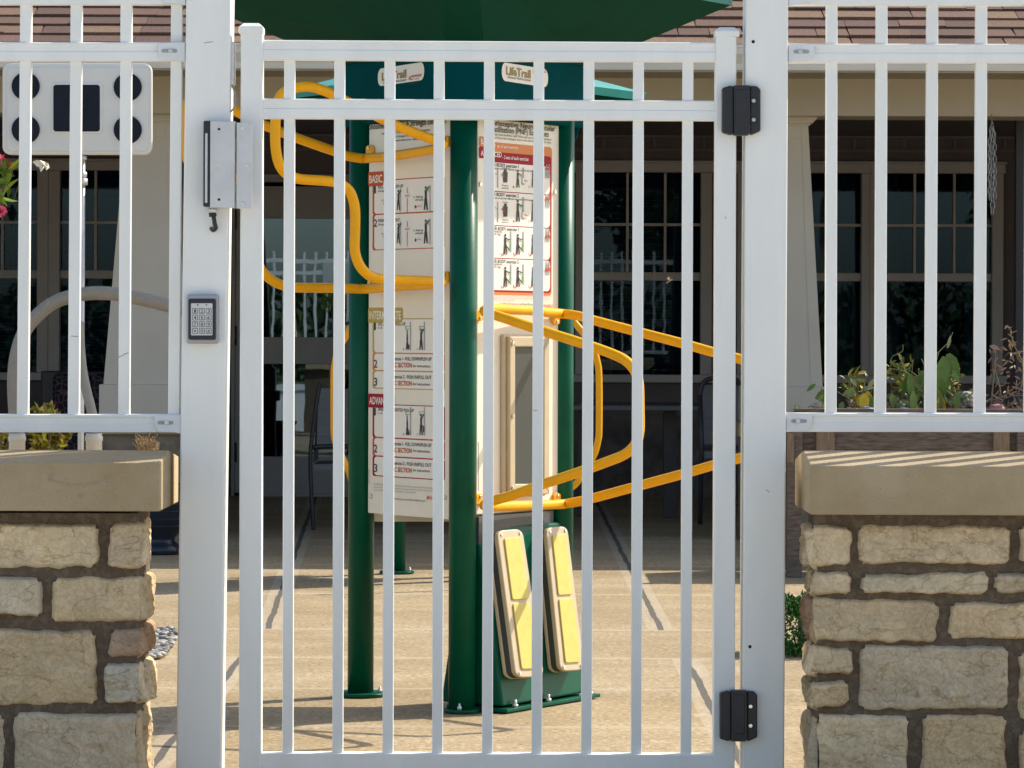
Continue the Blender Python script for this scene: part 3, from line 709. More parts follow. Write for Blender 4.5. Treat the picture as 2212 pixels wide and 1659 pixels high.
for y in (430,502):
    sh.line(866,y-24,866,y+28,1.6,GY); sh.line(881,y-25,881,y+30,.9,RD)
    sh.rect(876,y-12,886,y-2,WH,4.5,.003); T('RELAX',877,885,y-5,4,RD,.012,5)
    T('A. Push up',826,846,y+5,4.4); T('with hands.',829,846,y+11,4.2)
    T('C. Push up',894,915,y-2,4.6); T('with hands.',898,916,y+4,4.4)
    sh.rect(900,y+9,912,y+22,WH,4.5,.003); T('5 sec.',903,911,y+17,4.5,RD,.012,5); sh.poly([(899.5,y+12),(902,y+16),(901,y+20),(898,y+20),(897.5,y+16)],RD,5)
    sh.line(930,y-30,930,y+26,1.8,GY); sh.person(921,y+24,52,K,'up'); sh.line(920,y-24,931,y-24,1.3,GN,6); sh.line(922,y-18,931,y-18,1.3,GN,6)
    sh.person(862,y+24,44,K,'up'); sh.rect(856,y+7,868,y+26,WH,3.6,.002); sh.rect(944,y-5,956,y+20,GY,3.7,.002); sh.person(950,y+18,22,RD,'fwd',6)
for y in (757,941):
    for x in (880,910):
        sh.line(x+8,y-62,x+8,y,2,GY); sh.line(x-2,y-52,x+7,y-52,1.2,GN,6); sh.line(x-1,y-46,x+7,y-46,1.2,GN,6); sh.line(x-2,y-52,x-1,y-44,1.2,GN,6)
    sh.person(881,y-1,34,K,'hang'); sh.person(911,y-1,46,K,'up')
    if y==757: sh.poly([(880,y-16),(886,y-12),(886,y-3),(879,y-5)],K,6)
    else: sh.poly([(880,y-2),(884,y-15),(887,y-2)],K,6); sh.line(911,y-22,918,y-18,3,K,6); sh.line(918,y-18,917,y-8,2.5,K,6)
    T('B.',872,875,y-1,4); T('C.',902,905,y-1,4)
for i,y in enumerate((1047,1053,1059)):
    T('WARNING: Before starting this or any exercise program consult your physician or health care professional.' if i==0 else 'program that may apply to your age and condition. If you experience dizziness or discomfort stop the exercise.',808,(938,938,900)[i],y,3.6,GY,.006)
T('For additional information go to www.PlayworldSystems.com',829,920,1077,4,K,.006); T('PLAYWORLD',931,957,1079,6.5,BR,.015)
sh.poly([(924,1070),(927,1073),(930,1071),(928,1075),(930,1079),(926,1077),(923,1080),(924,1075)],BR,5)
sh.line(798,1018-5,798,1045,.8,GY)
sh.mb.build('printing',INKM,lpan)
# ---- right printing
sh=Sheet(rp0,rn,.0006)
T('Proprioceptive Neuromuscular',1046,1198,269,11.5,K,.014); T('Facilitation (PNF) Exercises',1060,1184,284,12.5,K,.014)
T('Start with the BASIC level. When you can complete all repetitions',1066,1190,292,4.5,K,.006); T('and do not feel challenged, move to the next level. Always work safely.',1066,1190,299,4.5,K,.006)
sh.rect(1045,305,1191,636,OB,1,.012); sh.rect(1045,326,1189,630,RD,1.7,.010)
sh.rect(1034,294,1062,316,OB,1.3,.005); sh.rect(1034,316,1062,341,RD,2.2,.005)
T('BASIC',1037,1061,311,11,WH,.02,4); T('ADVANCED',1037,1082,336,11,WH,.02,4)
T('- 1 set of each exercise',1064,1117,318,7,WH,.01,4); T('- 2 sets of each exercise',1084,1140,343,7.5,WH,.012,4)
rows=[(349,411),(413,485),(487,556),(558,626)]
names=['UPPER BODY exercise 1','UPPER BODY exercise 2','LOWER BODY exercise 1','LOWER BODY exercise 2']
for i,(a,b) in enumerate(rows):
    sh.rect(1047.5,a,1187,b,WH,2.4+.05*i,.014)
    T(names[i],1050,1119,a+9,7.5); T('4-6 repetitions on each side - Maintain eye contact with the hand',1050,1150,a+15,4.3,K,.004) if i<2 else T('4-6 repetitions',1050,1083,a+14,4.5,K,.006)
    if i>=2: T('each leg',1060,1080,a+20,4.5,K,.006)
    for x,kd in ((1090,0),(1117,1),(1150,2)):
        y=b-9; h=b-a-28
        if i<2 and kd==0:
            sh.poly([(x-5,y-30),(x+5,y-30),(x+4,y-8),(x-4,y-8)],K,5); sh.poly([(x+math.cos(q*.785)*3.2,y-33+math.sin(q*.785)*4) for q in range(8)],K,5.4); sh.line(x-8,y-26,x-3,y-20,2,BR,5.8)
            T('Front View',x-6,x+6,y-38,3.5,K,.004); T('Thumb to',x-7,x+7,y,3.6,K,.004); T('opposite hip.',x-8,x+8,y+5,3.4,K,.004); sh.line(x-16,y-40,x-16,y+4,2,GY,4); sh.line(x-22,y-28,x-16,y-24,1.2,GN,5)
        else:
            sh.person(x,y+3,h+4,K,'fwd',5); sh.line(x+12,y-h-6,x+12,y-2,3,GY,4); sh.line(x+3,y-h*.75,x+11,y-h*.5,1.4,GN,6); sh.line(x+11,y-h*.5,x+9,y-h*.1,1.2,GN,6.4)
            if i>=2: sh.line(x-8,y+6,x-1,y+1,1.4,BR,5.5); sh.line(x+1,y-h*.4,x+9,y-h*.15,2.4,K,6)
            T('ABC'[kd]+'.',x-10,x-6,y+4,4.5,K,.006)
        if i<2 and kd==1: sh.rect(x+9,y-18,x+21,y-6,WH,6.6,.002); T('7 sec.',x+12,x+20,y-10,4,RD,.008,7.4)
    for x in (1179,1184):
        sh.person(x,a+36,30,GY,'none',5); sh.poly([(x-2.5,a+13+(8 if i>1 else 0)),(x+2.5,a+13+(8 if i>1 else 0)),(x+2,a+19+(8 if i>1 else 0)),(x-2,a+19+(8 if i>1 else 0))],BR,7)
for i,y in enumerate((640,644.5,649)): T('WARNING: Before starting this or any exercise program consult your physician or health care professional. Stop if you feel faint',1062,(1190,1186,1110)[i],y,3.2,GY,.004)
T('For additional information go to www.PlayworldSystems.com',1079,1156,658,4.4,K,.006); T('PLAYWORLD',1164,1193,664,6.5,BR,.018)
sh.mb.build('printing',INKM,rpan)
MB().prism([onplane(a,b,rp0,rn) for a,b in ((1033,955),(1034.4,955),(1034.4,1060),(1033,1060))],rn*.0006).build('printing',INKG,rpan)
# display window box on the lower right panel
def on_r(x,y,lift): return onplane(x,y,rp0,rn)+rn*lift
fx0,fx1,fy0,fy1=1080,1172,722,1072
mb=MB()
def frame_piece(pts,l0,l1): mb.prism([on_r(a,b,l1) for a,b in pts],-rn*(l1-l0))
frame_piece([(fx0,fy1),(fx1,fy1-1),(fx1,fy0+3),(fx0,fy0)],0,.012)
mb.build('window_frame',BEIGE,rpan,bevel=.005,seg=3)
mb=MB()
ox0,ox1,oy0,oy1=fx0+6,fx1+0,fy0+5,fy1-5
for pts in ([(ox0,oy1),(ox0+12,oy1-22),(ox0+12,oy0+22),(ox0,oy0)],[(ox0,oy0),(ox0+12,oy0+22),(ox1-12,oy0+22),(ox1,oy0)],[(ox1,oy0),(ox1-12,oy0+22),(ox1-12,oy1-22),(ox1,oy1)],[(ox1,oy1),(ox1-12,oy1-22),(ox0+12,oy1-22),(ox0,oy1)]):
    mb.prism([on_r(a,b,.024) for a,b in pts],-rn*.012)
o=mb.build('window_surround',BEIGE,rpan,bevel=.003)
MB().prism([on_r(a,b,.0135) for a,b in ((ox0+11,oy1-21),(ox1-11,oy1-21),(ox1-11,oy0+21),(ox0+11,oy0+21))],-rn*.001).build('window_backing',mat('grey backing',(.075,.082,.075),.2,spec=.3),o)
for x,y in ((1091,742),(1091,899),(1091,1053)):
    p=on_r(x,y,.024); MB().cyl(p,p+rn*.005,.0065,14,.004).build('screw',STEEL,o)
# dark under-panel box between the sign and the pedestal
mb=MB().prism([FPo+Vector((.045,.02,.46)),RPo+Vector((-.02,-.045,.46)),RPo+Vector((-.02,-.045,.535)),FPo+Vector((.045,.02,.535))],(-.03,.02,0)); mb.build('cross_member',mat('slate grey metal',(.09,.095,.10),.5),st)
# header badges
def badge(x0,x1,y0,y1,p0,n,slope):
    s2=Sheet(p0,n,.0012); w=x1-x0
    A=onplane(x0,y1,p0,n)+n*.0012; wd=(onplane(x1,y1,p0,n)-onplane(x0,y1,p0,n)).dot(s2.r); hh=(onplane(x0,y0,p0,n)-onplane(x0,y1,p0,n)).dot(s2.u)
    s2._rr(A,wd,hh,WH,hh*.45)
    s2.text('LifeTrail',x0+9,x0+w*.62,y1-(y1-y0)*.33,(y1-y0)*.44,GD,.035,2)
    s2.text('Advanced Wellness System',x0+12,x0+w*.62,y1-(y1-y0)*.14,(y1-y0)*.13,K,.008,2)
    s2.text('PLAYWORLD',x0+w*.73,x0+w*.95,y1-(y1-y0)*.50,(y1-y0)*.14,BR,.03,2); s2.poly([(x0+w*.67,y0+14),(x0+w*.70,y0+18),(x0+w*.73,y0+15),(x0+w*.71,y0+20),(x0+w*.72,y0+25),(x0+w*.69,y0+22),(x0+w*.66,y0+24),(x0+w*.685,y0+19)],BR,2)
    s2.text('Made in the United States',x0+w*.72,x0+w*.90,y1-(y1-y0)*.36,(y1-y0)*.08,K,.006,2); s2.text('Patented design 800.233.8404',x0+w*.70,x0+w*.88,y1-(y1-y0)*.13,(y1-y0)*.08,K,.006,2)
    s2.mb.build('badge',INKM,header)
hl=Vector((-.185,9.27,0)); hll=Vector((-.485,9.84,0)); d=(hl-hll).normalized(); badge(817,917,149,187,hl+Vector((d.y,-d.x,0))*.0005,Vector((d.y,-d.x,0)),0)
hr=Vector((-.077,9.27,0)); hrr=Vector((.205,9.84,0)); d=(hrr-hr).normalized(); badge(1083,1183,134,174,hr+Vector((d.y,-d.x,0))*.0005,Vector((d.y,-d.x,0)),0)
# handlebars
kL=.00088
ba=[(955,308),(935,301),(855,271),(790,239),(753,221),(720,205),(703,197),(678,189),(660,187),(638,190),(615,199),(603,213),(596,238),(595,275),(595,312),(600,345),(611,368),(628,381),(650,387),(678,389),(705,391),(725,394),(742,401),(755,413),(763,432),(767,455),(767,495),(766,535),(770,557),(780,578),(798,595),(820,602),(850,604),(890,606),(935,608),(955,611)]
bb=[(935,614),(853,619),(790,624),(755,623),(720,622),(670,621.5),(638,621),(613,617),(590,607),(570,590),(556,565),(549,530),(547,470),(542,425),(528,396),(500,382),(460,376),(425,367),(405,345),(397,312),(396,270),(402,230),(420,207),(445,203),(475,214),(510,240),(567,269),(638,297),(720,326),(748,336),(773,341),(793,342),(853,336),(935,323),(955,315)]
pth=[P(x,y,9.30+(x-955)*kL) for x,y in ba]
def Yb(x): return 9.66+(x-790)*kL if x<790 else 9.66-(x-790)/165*.36
pth+=[P(x,y,Yb(x)) for x,y in bb]
MB().tube(smooth_path(pth,True,4),.0138,16,closed=True).build('handlebar',YEL,st)
near=[(1381,930),(1381,880),(1380,835),(1376,812),(1366,793),(1350,778),(1331,768),(1300,756),(1256,741),(1176,716),(1110,694),(1068,680),(1046,671)]
top=[(1068,667),(1106,669),(1151,671),(1176,674),(1211,677.5),(1235,680),(1256,684),(1283,692),(1363,713),(1471,741),(1538,760),(1597,775),(1616,783),(1630,797),(1637,825),(1638,880),(1637,935),(1630,964),(1616,981),(1597,990),(1537,1006),(1471,1025),(1363,1054),(1281,1076),(1256,1082),(1235,1086),(1216,1089),(1173,1091),(1106,1093),(1068,1094),(1046,1092)]
bot=[(1068,1081),(1106,1070),(1173,1046),(1256,1018),(1310,998),(1343,985),(1362,972),(1375,955)]
def Yf(x): return 9.31-(x-1045)*.0008
def Yr(x): return (9.31+(x-1045)/166*.40) if x<1211 else 9.71-(x-1211)*.0008
pth=[P(x,y,Yf(x)) for x,y in near]+[P(x,y,Yr(x)-.0) for x,y in top]+[P(x,y,Yf(x)) for x,y in bot]
MB().tube(smooth_path(pth,True,4),.0138,16,closed=True).build('handlebar',YEL,st)
# handle brackets
for (x,y,n,p0) in ((797,323,ln,lp0),(961,303,ln,lp0),(961,596,ln,lp0),(800,612,ln,lp0),(1037,684,rn,rp0),(1203,692,rn,rp0),(1037,1076,rn,rp0),(1205,1074,rn,rp0)):
    pts=[]
    for k in range(9): a=R(180-22.5*k); pts.append((x+7.5*math.cos(a),y-4-6*math.sin(a)))
    pts+= [(x+8,y+14),(x-8,y+14)]
    if y in (684,692): pts=[(a,2*y-b) for a,b in pts][::-1]
    ob=MB().prism([onplane(a,b,p0+n*.009,n) for a,b in pts],-n*.008).build('handle_bracket',YEL,st,bevel=.002)
    bolt(x,y-3 if y not in (684,692) else y+3,p0+n*.009,n,ob,.005)
# pedestal with foot pads
dR=(RPo-FPo).normalized()
def pedp(x,y,out): 
    p0=rp0+rn*out; return onplane(x,y,p0,rn)
mb=MB()
a=pedp(1036,1133,.00);b=pedp(1210,1130,.00)
fa=Vector((.0,0,0))
A0=FPo+dR*.045+rn*.02; B0=RPo-dR*.02+rn*.02; up=Vector((0,0,1))
w_b=.085; zt=.502
q=[A0,B0,B0-rn*.08,A0-rn*.08]
Ab=A0+rn*w_b; Bb=B0+rn*w_b
mb.hexa([Ab+up*.02,Bb+up*.02,B0-rn*.12+up*.02,A0-rn*.12+up*.02,A0+up*zt,B0+up*zt,B0-rn*.04+up*zt,A0-rn*.04+up*zt])
ped=mb.build('pedestal',GREEN,st,bevel=.006)
mb=MB(); c0=Ab+rn*.02-dR*.01; c1=Bb+rn*.02+dR*.04
mb.prism([c0+up*.004,c1+up*.004,B0-rn*.1+up*.004,A0-rn*.1+up*.004],(0,0,.010)); mb.build('base_plate',GREEN,ped,bevel=.002)
for pt in (Ab+rn*.008+dR*.05,Bb+rn*.01+dR*.0,(Ab+Bb)/2+rn*.008):
    MB().cyl(pt+up*.014,pt+up*.022,.009,6).cyl(pt+up*.014,pt+up*.034,.0045,8).build('anchor_bolt',ALU,ped)
def pad(tl,tr,bl,br_,n_):
    """foot pad: px corners top-left.. on a plane leaning out"""
    rt=A0+up*zt+rn*.045; slope=(w_b)/(zt-.02)
    nl=(rn+up*slope).normalized(); p0=rt
    c=[onplane(*k,p0,nl) for k in (tl,tr,br_,bl)]
    def lerp(u,v): return c[0]*(1-u)*(1-v)+c[1]*u*(1-v)+c[2]*u*v+c[3]*(1-u)*v
    def rr(u0,v0,u1,v1,ru,rv):
        pts=[]
        for cu,cv,a0 in ((u1-ru,v1-rv,0),(u0+ru,v1-rv,90),(u0+ru,v0+rv,180),(u1-ru,v0+rv,270)):
            for q_ in range(6): a_=R(a0+q_*18); pts.append(lerp(cu+ru*math.cos(a_),cv+rv*math.sin(a_)))
        return pts
    o=MB().prism(rr(0,0,1,1,.26,.05),-nl*.014).build('foot_pad',BEIGE,ped,bevel=.003)
    MB().prism([p_-nl*.0142 for p_ in rr(0.01,.002,.99,.998,.26,.05)],-nl*.016).build('rubber_layer',RUB,o)
    MB().prism([p_-nl*.0304 for p_ in rr(0,0,1,1,.26,.05)],-nl*.012).build('back_shell',BEIGE,o,bevel=.003)
    for v0,v1 in ((.055,.475),(.50,.945)):
        MB().prism([p_+nl*.0045 for p_ in rr(.20,v0,.82,v1,.08,.015)],-nl*.0042).build('insert',PADY,o,bevel=.0015)
    for u_,v_ in ((.14,.03),(.86,.03),(.14,.97),(.86,.97)):
        p_=lerp(u_,v_); MB().cyl(p_,p_+nl*.003,.004,12).build('screw',STEEL,o)
    # arm to the pedestal
    MB().cyl(lerp(.5,.3)-nl*.042,lerp(.5,.3)-nl*.09,.02,14).build('mount',GREEN,o)
pad((1074,1146),(1129,1142),(1115,1464),(1176,1461),1)
pad((1180,1140),(1226,1136),(1211,1450),(1263,1447),2)

# ---------------- rear station, copied from the near one
r2=thing('exercise_station',(-.14-.064,9.63+4.98,0),'far exercise station with teal roof, half hidden behind the near one','exercise station')
for o in list(st.children):
    nm=o.name.split('.')[0]
    if nm in ('pole','canopy','header_band','info_panel'):
        c=o.copy(); C.objects.link(c); c.parent=r2
        if 'label' in c: del c['label']
        if nm=='canopy':
            c.location.z+=.06; c.data=o.data.copy(); c.data.materials[1]=TEALL; c['label']='pale teal roof'
        if nm in('pole',):
            for ch in o.children:
                g=ch.copy(); C.objects.link(g); g.parent=c
        if nm=='header_band': c.data=o.data
for sgn,xs in ((-1,(768,750,733,724,721,721,725,738,752,770)),(1,(1236,1262,1281,1290,1294,1294,1291,1282,1262,1236))):
    ys=(690,722,752,780,815,925,955,985,1015,1052)
    MB().tube(smooth_path([P(x,y,14.2) for x,y in zip(xs,ys)]+[P(xs[-1]-sgn*60,ys[-1]+12,14.6)]),.0138,12).build('handlebar',YEL,r2)
pts=[]
for k in range(13): a=R(180-15*k); pts.append((786+36*math.cos(a),990-32*math.sin(a)))
pts+=[(822,1080),(812,1100),(786,1106),(764,1104),(752,1092)]
MB().prism([P(a,b,14.75) for a,b in pts],(0,.03,0)).build('seat_plate',TEALR,r2,bevel=.006)

# ------------------------------------------------------------------ building
BY=21.7; EY=16.58
bd=thing('building',(0,BY,0),'porch building with brown shingle roof, tapered columns, dark windows and a glass door','building')
XL,XR=-7,7
# wall with window and door openings
def px(x,Y=BY): return P(x,700,Y).x
def pz(y,Y=BY): return P(1106,y,Y).z
zT=pz(372); zB=pz(808)
wins=[(-160,86),(124,367),(1273,1518),(1622,1865),(1890,2147)]
dx0,dx1=503,822; dz1=pz(392)
xs=sorted(wins+[(dx0,dx1)])
mb=MB(); cur=XL
for (a,b) in xs:
    A,B=px(a),px(b); isd=(a==dx0)
    mb.box(cur,A,BY,BY+.2,0,2.75)
    mb.box(A,B,BY,BY+.2,dz1 if isd else zT,2.75)
    if not isd: mb.box(A,B,BY,BY+.2,0,zB)
    cur=B
mb.box(cur,XR,BY,BY+.2,0,2.75)
mb.build('wall',WALLM,bd)
mb=MB().box(XL,XR,BY-.05,BY,pz(297),pz(291)).box(XL,XR,BY-.03,BY,pz(326),pz(320))
for x in range(-100,2400,108): mb.box(px(x)-.008,px(x)+.008,BY-.02,BY,pz(320),pz(297))
mb.build('frieze_trim',mat('dark trim',(.15,.125,.125),.6),bd)
mb=MB().box(XL,px(498),BY-.06,BY,0,.52).box(px(828),XR,BY-.06,BY,0,.52); 
wall_low=mb.build('wainscot',mat('dark stone wainscot',(.11,.09,.085),.9,var=.4,vscale=7,bump=1,bscale=12),bd)
# floor inside, room back and ceiling
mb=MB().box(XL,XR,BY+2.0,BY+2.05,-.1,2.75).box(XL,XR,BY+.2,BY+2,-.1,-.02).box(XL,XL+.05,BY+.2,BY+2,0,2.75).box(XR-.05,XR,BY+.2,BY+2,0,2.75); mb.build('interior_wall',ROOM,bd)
# ceiling over porch
mb=MB().box(XL,XR,17.50,BY+2.1,2.30,2.36); mb.build('porch_ceiling',mat('porch ceiling paint',(.20,.16,.16),.7,var=.05),bd)
mb=MB().box(XL,XL+.1,17.2,BY+2.1,0,2.3).box(XR-.1,XR,17.2,BY+2.1,0,2.3); mb.build('end_wall',WALLM,bd)
for wi,(a,b) in enumerate(wins):
    A,B=px(a),px(b)
    mb=MB(); gl=min([px(q[1]) for q in wins if q[1]<a] and [A-max(px(q[1]) for q in wins if q[1]<a)] or [9]); gr=min([px(q[0])-B for q in wins if q[0]>b] or [9])
    le=min(.09,gl/2); re_=min(.055,gr/2); t1=.01 if gl>.3 else 0; t2=.01 if gr>.3 else 0
    t_=.016; Yf_=BY-.012
    mb.box(A-le,A+t_,Yf_-.02,BY+.05,zB+.0,zT); mb.box(B-t_,B+re_,Yf_-.02,BY+.05,zB+.0,zT)
    mb.box(A-le-t1,B+re_+t2,Yf_-.035,BY+.05,zT,zT+.06); mb.box(A-le-2*t1,B+re_+2*t2,Yf_-.045,BY+.06,zT+.06,zT+.075)
    mb.box(A+t_,B-t_,BY+.0,BY+.05,pz(605),pz(587))
    w=mb.build('window',FRAMEM,bd,bevel=.004)
    mb=MB().box(A-le-2*t1,B+re_+2*t2,Yf_-.05,BY+.05,zB-.05,zB); mb.build('window_sill',FRAMEM,w,bevel=.004)
    mb=MB(); 
    first=A+(px(1356)-px(1273)) 
    wd=B-A
    for q in (1/3,2/3): mb.box(A+wd*q-.008,A+wd*q+.008,BY+.012,BY+.03,pz(587),zT)
    mb.box(A,B,BY+.010,BY+.028,pz(487),pz(481)); mb.build('muntin',FRAMEM,w)
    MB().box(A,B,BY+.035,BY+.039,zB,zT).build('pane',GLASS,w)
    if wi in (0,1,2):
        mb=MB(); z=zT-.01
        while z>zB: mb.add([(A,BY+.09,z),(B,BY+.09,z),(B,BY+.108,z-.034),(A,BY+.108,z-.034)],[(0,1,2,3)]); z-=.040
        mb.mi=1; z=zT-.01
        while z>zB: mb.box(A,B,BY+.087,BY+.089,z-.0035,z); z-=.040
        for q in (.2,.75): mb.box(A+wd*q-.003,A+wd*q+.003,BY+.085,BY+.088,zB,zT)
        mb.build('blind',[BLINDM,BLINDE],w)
    else:
        mb=MB(); n=26
        for side_ in (0,1):
            x0=A if side_==0 else B-wd*.22
            vs=[];fs=[]
            for i in range(n+1):
                xx=x0+wd*.22*i/n; yy=BY+.13+.02*math.sin(i*1.3)
                vs+= [(xx,yy,zB),(xx,yy,zT)]
            for i in range(n): fs.append((2*i,2*i+2,2*i+3,2*i+1))
            mb.add(vs,fs,True)
        mb.build('curtain',mat('grey green curtain',(.08,.13,.15),.8),w)
# door
A,B=px(508),px(818)
mb=MB().box(px(500),A,BY-.03,BY+.08,0,dz1+.03).box(B,px(826),BY-.03,BY+.08,0,dz1+.03).box(A,B,BY-.03,BY+.08,dz1-.01,dz1+.04)
dr=mb.build('door',DOORM,bd,bevel=.004)
mb=MB(); Y0,Y1=BY-.012,BY+.035; s0=px(560); s1=px(770)
mb.box(A,s0,Y0,Y1,.02,dz1-.015).box(s1,B,Y0,Y1,.02,dz1-.015)
for (a,b) in ((404,474),(730,788),(988,1069)): mb.box(s0,s1,Y0,Y1,pz(b),pz(a))
leafd=mb.build('door_leaf',DOORM,dr,bevel=.004)
dpt=(s1-s0)*math.tan(R(1.3)); MB().prism([(s0,BY+.0,pz(730)),(s1,BY+dpt,pz(730)),(s1,BY+dpt,pz(474)),(s0,BY+.0,pz(474))],(0,.006,0)).build('door_pane',DGLASS,leafd)
MB().prism([(s0,BY+.0,pz(988)),(s1,BY+dpt,pz(988)),(s1,BY+dpt,pz(788)),(s0,BY+.0,pz(788))],(0,.006,0)).build('door_pane',DGLASS,leafd)
for y in (475,725,977): MB().cyl(P(508,y+21,BY-.02),P(508,y-21,BY-.02),.009,12).build('hinge',mat('black hinge',(.01,.01,.012),.4),dr)
MB().tube([P(790,700,BY-.02),P(790,700,BY-.06),P(790,790,BY-.06),P(790,790,BY-.02)],.01,8).build('handle',DKMET,leafd)
MB().box(s0,s1,Y0-.05,Y0,.0,.02).build('threshold',DOORM,dr)
# beam, soffit, gutter
BF=17.18
mb=MB().box(XL,XR,BF,17.50,pz(248,BF),2.33); mb.build('beam',TAUPE,bd,bevel=.004)
mb=MB(); z=pz(148,EY)
x=XL
while x<XR:      # ribbed vented soffit
    mb.box(x,x+.095,EY+.03,BF,z,z+.012); mb.hexa([(x+.095,EY+.03,z+.002),(x+.112,EY+.03,z+.002),(x+.112,BF,z+.002),(x+.095,BF,z+.002),(x+.095,EY+.03,z+.02),(x+.112,EY+.03,z+.02),(x+.112,BF,z+.02),(x+.095,BF,z+.02)]); x+=.112
mb.build('soffit',mat('soffit paint',(.42,.365,.28),.6),bd)
zt_=pz(95,EY-.1); zb_=pz(148,EY-.1)
prof=[(EY+.03,zb_),(EY-.05,zb_),(EY-.055,zb_+.012),(EY-.06,zb_+.03),(EY-.10,zb_+.075),(EY-.105,zt_-.012),(EY-.115,zt_-.012),(EY-.115,zt_),(EY+.03,zt_)]
mb=MB(); n=len(prof); mb.add([(XL,a,b) for a,b in prof]+[(XR,a,b) for a,b in prof],[list(range(n))[::-1],[n+i for i in range(n)]]+[[i,n+i,n+(i+1)%n,(i+1)%n] for i in range(n)])
mb.build('gutter',TRIMW,bd)
MB().box(XL,XR,EY+.03,EY+.07,zb_-.002,zt_-.012).build('fascia',TRIMW,bd)
# roof
SL=R(24.5); mb=MB(); ex=.134; rnd=random.Random(3)
O0=Vector((0,EY-.06,zt_-.005)); dU=Vector((0,math.cos(SL),math.sin(SL))); nU=Vector((0,-math.sin(SL),math.cos(SL)))
pal=[(.19,.105,.07),(.23,.135,.085),(.15,.085,.062),(.27,.165,.10),(.165,.09,.07),(.21,.115,.085),(.29,.18,.105)]
mb.col=(.2,.12,.09); mb.add([O0+Vector((XL,0,0))-nU*.01,O0+Vector((XR,0,0))-nU*.01,O0+Vector((XR,0,0))+dU*7.5-nU*.01,O0+Vector((XL,0,0))+dU*7.5-nU*.01],[(0,1,2,3)])
for k in range(18):
    x=XL-rnd.uniform(0,.3)
    while x<XR:
        w=rnd.choice((.14,.18,.22,.28,.34))*rnd.uniform(.85,1.15); c=rnd.choice(pal); f=rnd.uniform(.85,1.1); mb.col=tuple(q*f for q in c)
        th=rnd.choice((.005,.006,.009)); e0=rnd.uniform(-.004,.004)
        a=O0+dU*(k*ex+e0)+Vector((x,0,0)); sk=rnd.uniform(-.01,.01)
        b=a+Vector((w-.003,0,0)); up2=dU*(ex+.02)
        v=[a-nU*.002+nU*.004,b+nU*.002,b+up2-nU*.004+Vector((sk,0,0)),a+up2-nU*.004,a+nU*(.006+th),b+nU*(.006+th),b+up2+nU*.0+Vector((sk,0,0)),a+up2+nU*.0]
        mb.hexa(v); x+=w
mb.build('roof',SHING,bd)
# columns
def column(xc,ht,hb):
    Yc=17.42; c=P(xc,700,Yc); s=F/Yc
    w0=hb/s; w1=ht/s; zt2=pz(272,Yc); zb2=.62+.05
    zb2=P(0,828,Yc).z
    def ring(w,z,y=Yc): return [(c.x-w,y-w+.0,z),(c.x+w,y-w,z),(c.x+w,y+w,z),(c.x-w,y+w,z)]
    mb=MB(); mb.hexa(ring(w0,zb2)+ring(w1,zt2))
    o=mb.build('column',COLM,bd,bevel=.006)
    mb=MB()
    for side_ in (0,1,2):     # raised edge boards leaving an inset panel
        pass
    e=.004
    def fr(u0,u1,v0,v1):      # board on the front face in face coordinates
        def q(u,v): w=w0+(w1-w0)*v; return Vector((c.x+w*u,Yc-w-e,zb2+(zt2-zb2)*v))
        mb.prism([q(u0,v0),q(u1,v0),q(u1,v1),q(u0,v1)],(0,.01,0))
    fr(-1,-.68,0,1); fr(.68,1,0,1); fr(-.68,.68,.95,1); fr(-.68,.68,0,.04)
    mb.build('edge_board',COLM,o,bevel=.002)
    mb=MB()
    for k,(gr_,y0,y1) in enumerate(((.010,272,268),(.022,268,262),(.034,262,256),(.046,256,247))):
        mb.hexa(ring(w1+gr_,pz(y0,Yc))+ring(w1+gr_+(.008 if k in(1,2) else 0),pz(y1,Yc)))
    mb.build('capital',COLM,o,bevel=.002)
    mb=MB(); mb.hexa(ring(w0+.02,P(0,905,Yc).z)+ring(w0+.02,zb2)); mb.build('column_base',COLM,o,bevel=.004)
    mb=MB(); zz=P(0,905,Yc).z; mb.hexa(ring(w0+.05,zz-.07)+ring(w0+.05,zz)); mb.build('pier_cap',CAPM,o,bevel=.004)
    mb=MB().hexa(ring(w0+.02,0)+ring(w0+.02,zz-.07)); 
    mb.build('pier',mat('dim stone pier',(.30,.24,.17),.9,vscale=9,col2=(.17,.125,.09),bump=1,bscale=25),o)
column(327,50,92); column(1690,50,80); column(3000,50,80); column(-1050,50,92)
# downspout at the right
p=P(2206,700,17.6); MB().box(p.x-.03,p.x+.05,17.6,17.66,0,2.3).build('downspout',mat('dark bronze downspout',(.03,.03,.035),.5),bd,bevel=.006)

# ------------------------------------------------------------------ porch furniture
CYR=18.0; cg=GP(700,1145)
ch=thing('patio_chair',P(715,1145,CYR),'dark grey sling patio chair standing in the shade by the glass door','chair')
def cp(x,y,dY=0): return P(x,y,CYR+dY)
for dY in (0,.5):
    MB().tube(smooth_path([cp(691,828,dY),cp(684,870,dY),cp(676,930,dY),cp(671,975,dY),cp(671,1030,dY),cp(674,1090,dY),cp(677,1146 if dY==0 else 1132,dY)]),.011,8).build('leg',DKMET,ch)
    MB().tube([cp(790,985,dY),cp(794,1060,dY),cp(796,1142 if dY==0 else 1128,dY)],.011,8).build('leg',DKMET,ch)
    MB().tube(smooth_path([cp(676,966,dY),cp(720,964,dY),cp(770,966,dY),cp(792,975,dY)]),.013,8).build('armrest',DKMET,ch)
mb=MB(); a=[cp(697,835),cp(686,900),cp(678,968),cp(676,1000)]
b=[p+Vector((0,.48,0)) for p in a]
mb.add(a+b,[(0,1,5,4),(1,2,6,5),(2,3,7,6)],True); mb.build('backrest',SLING,ch)
mb=MB(); mb.prism([cp(688,838),cp(752,840),cp(752,972),cp(684,972)],(0,.02,0)); mb.build('backrest',SLING,ch)
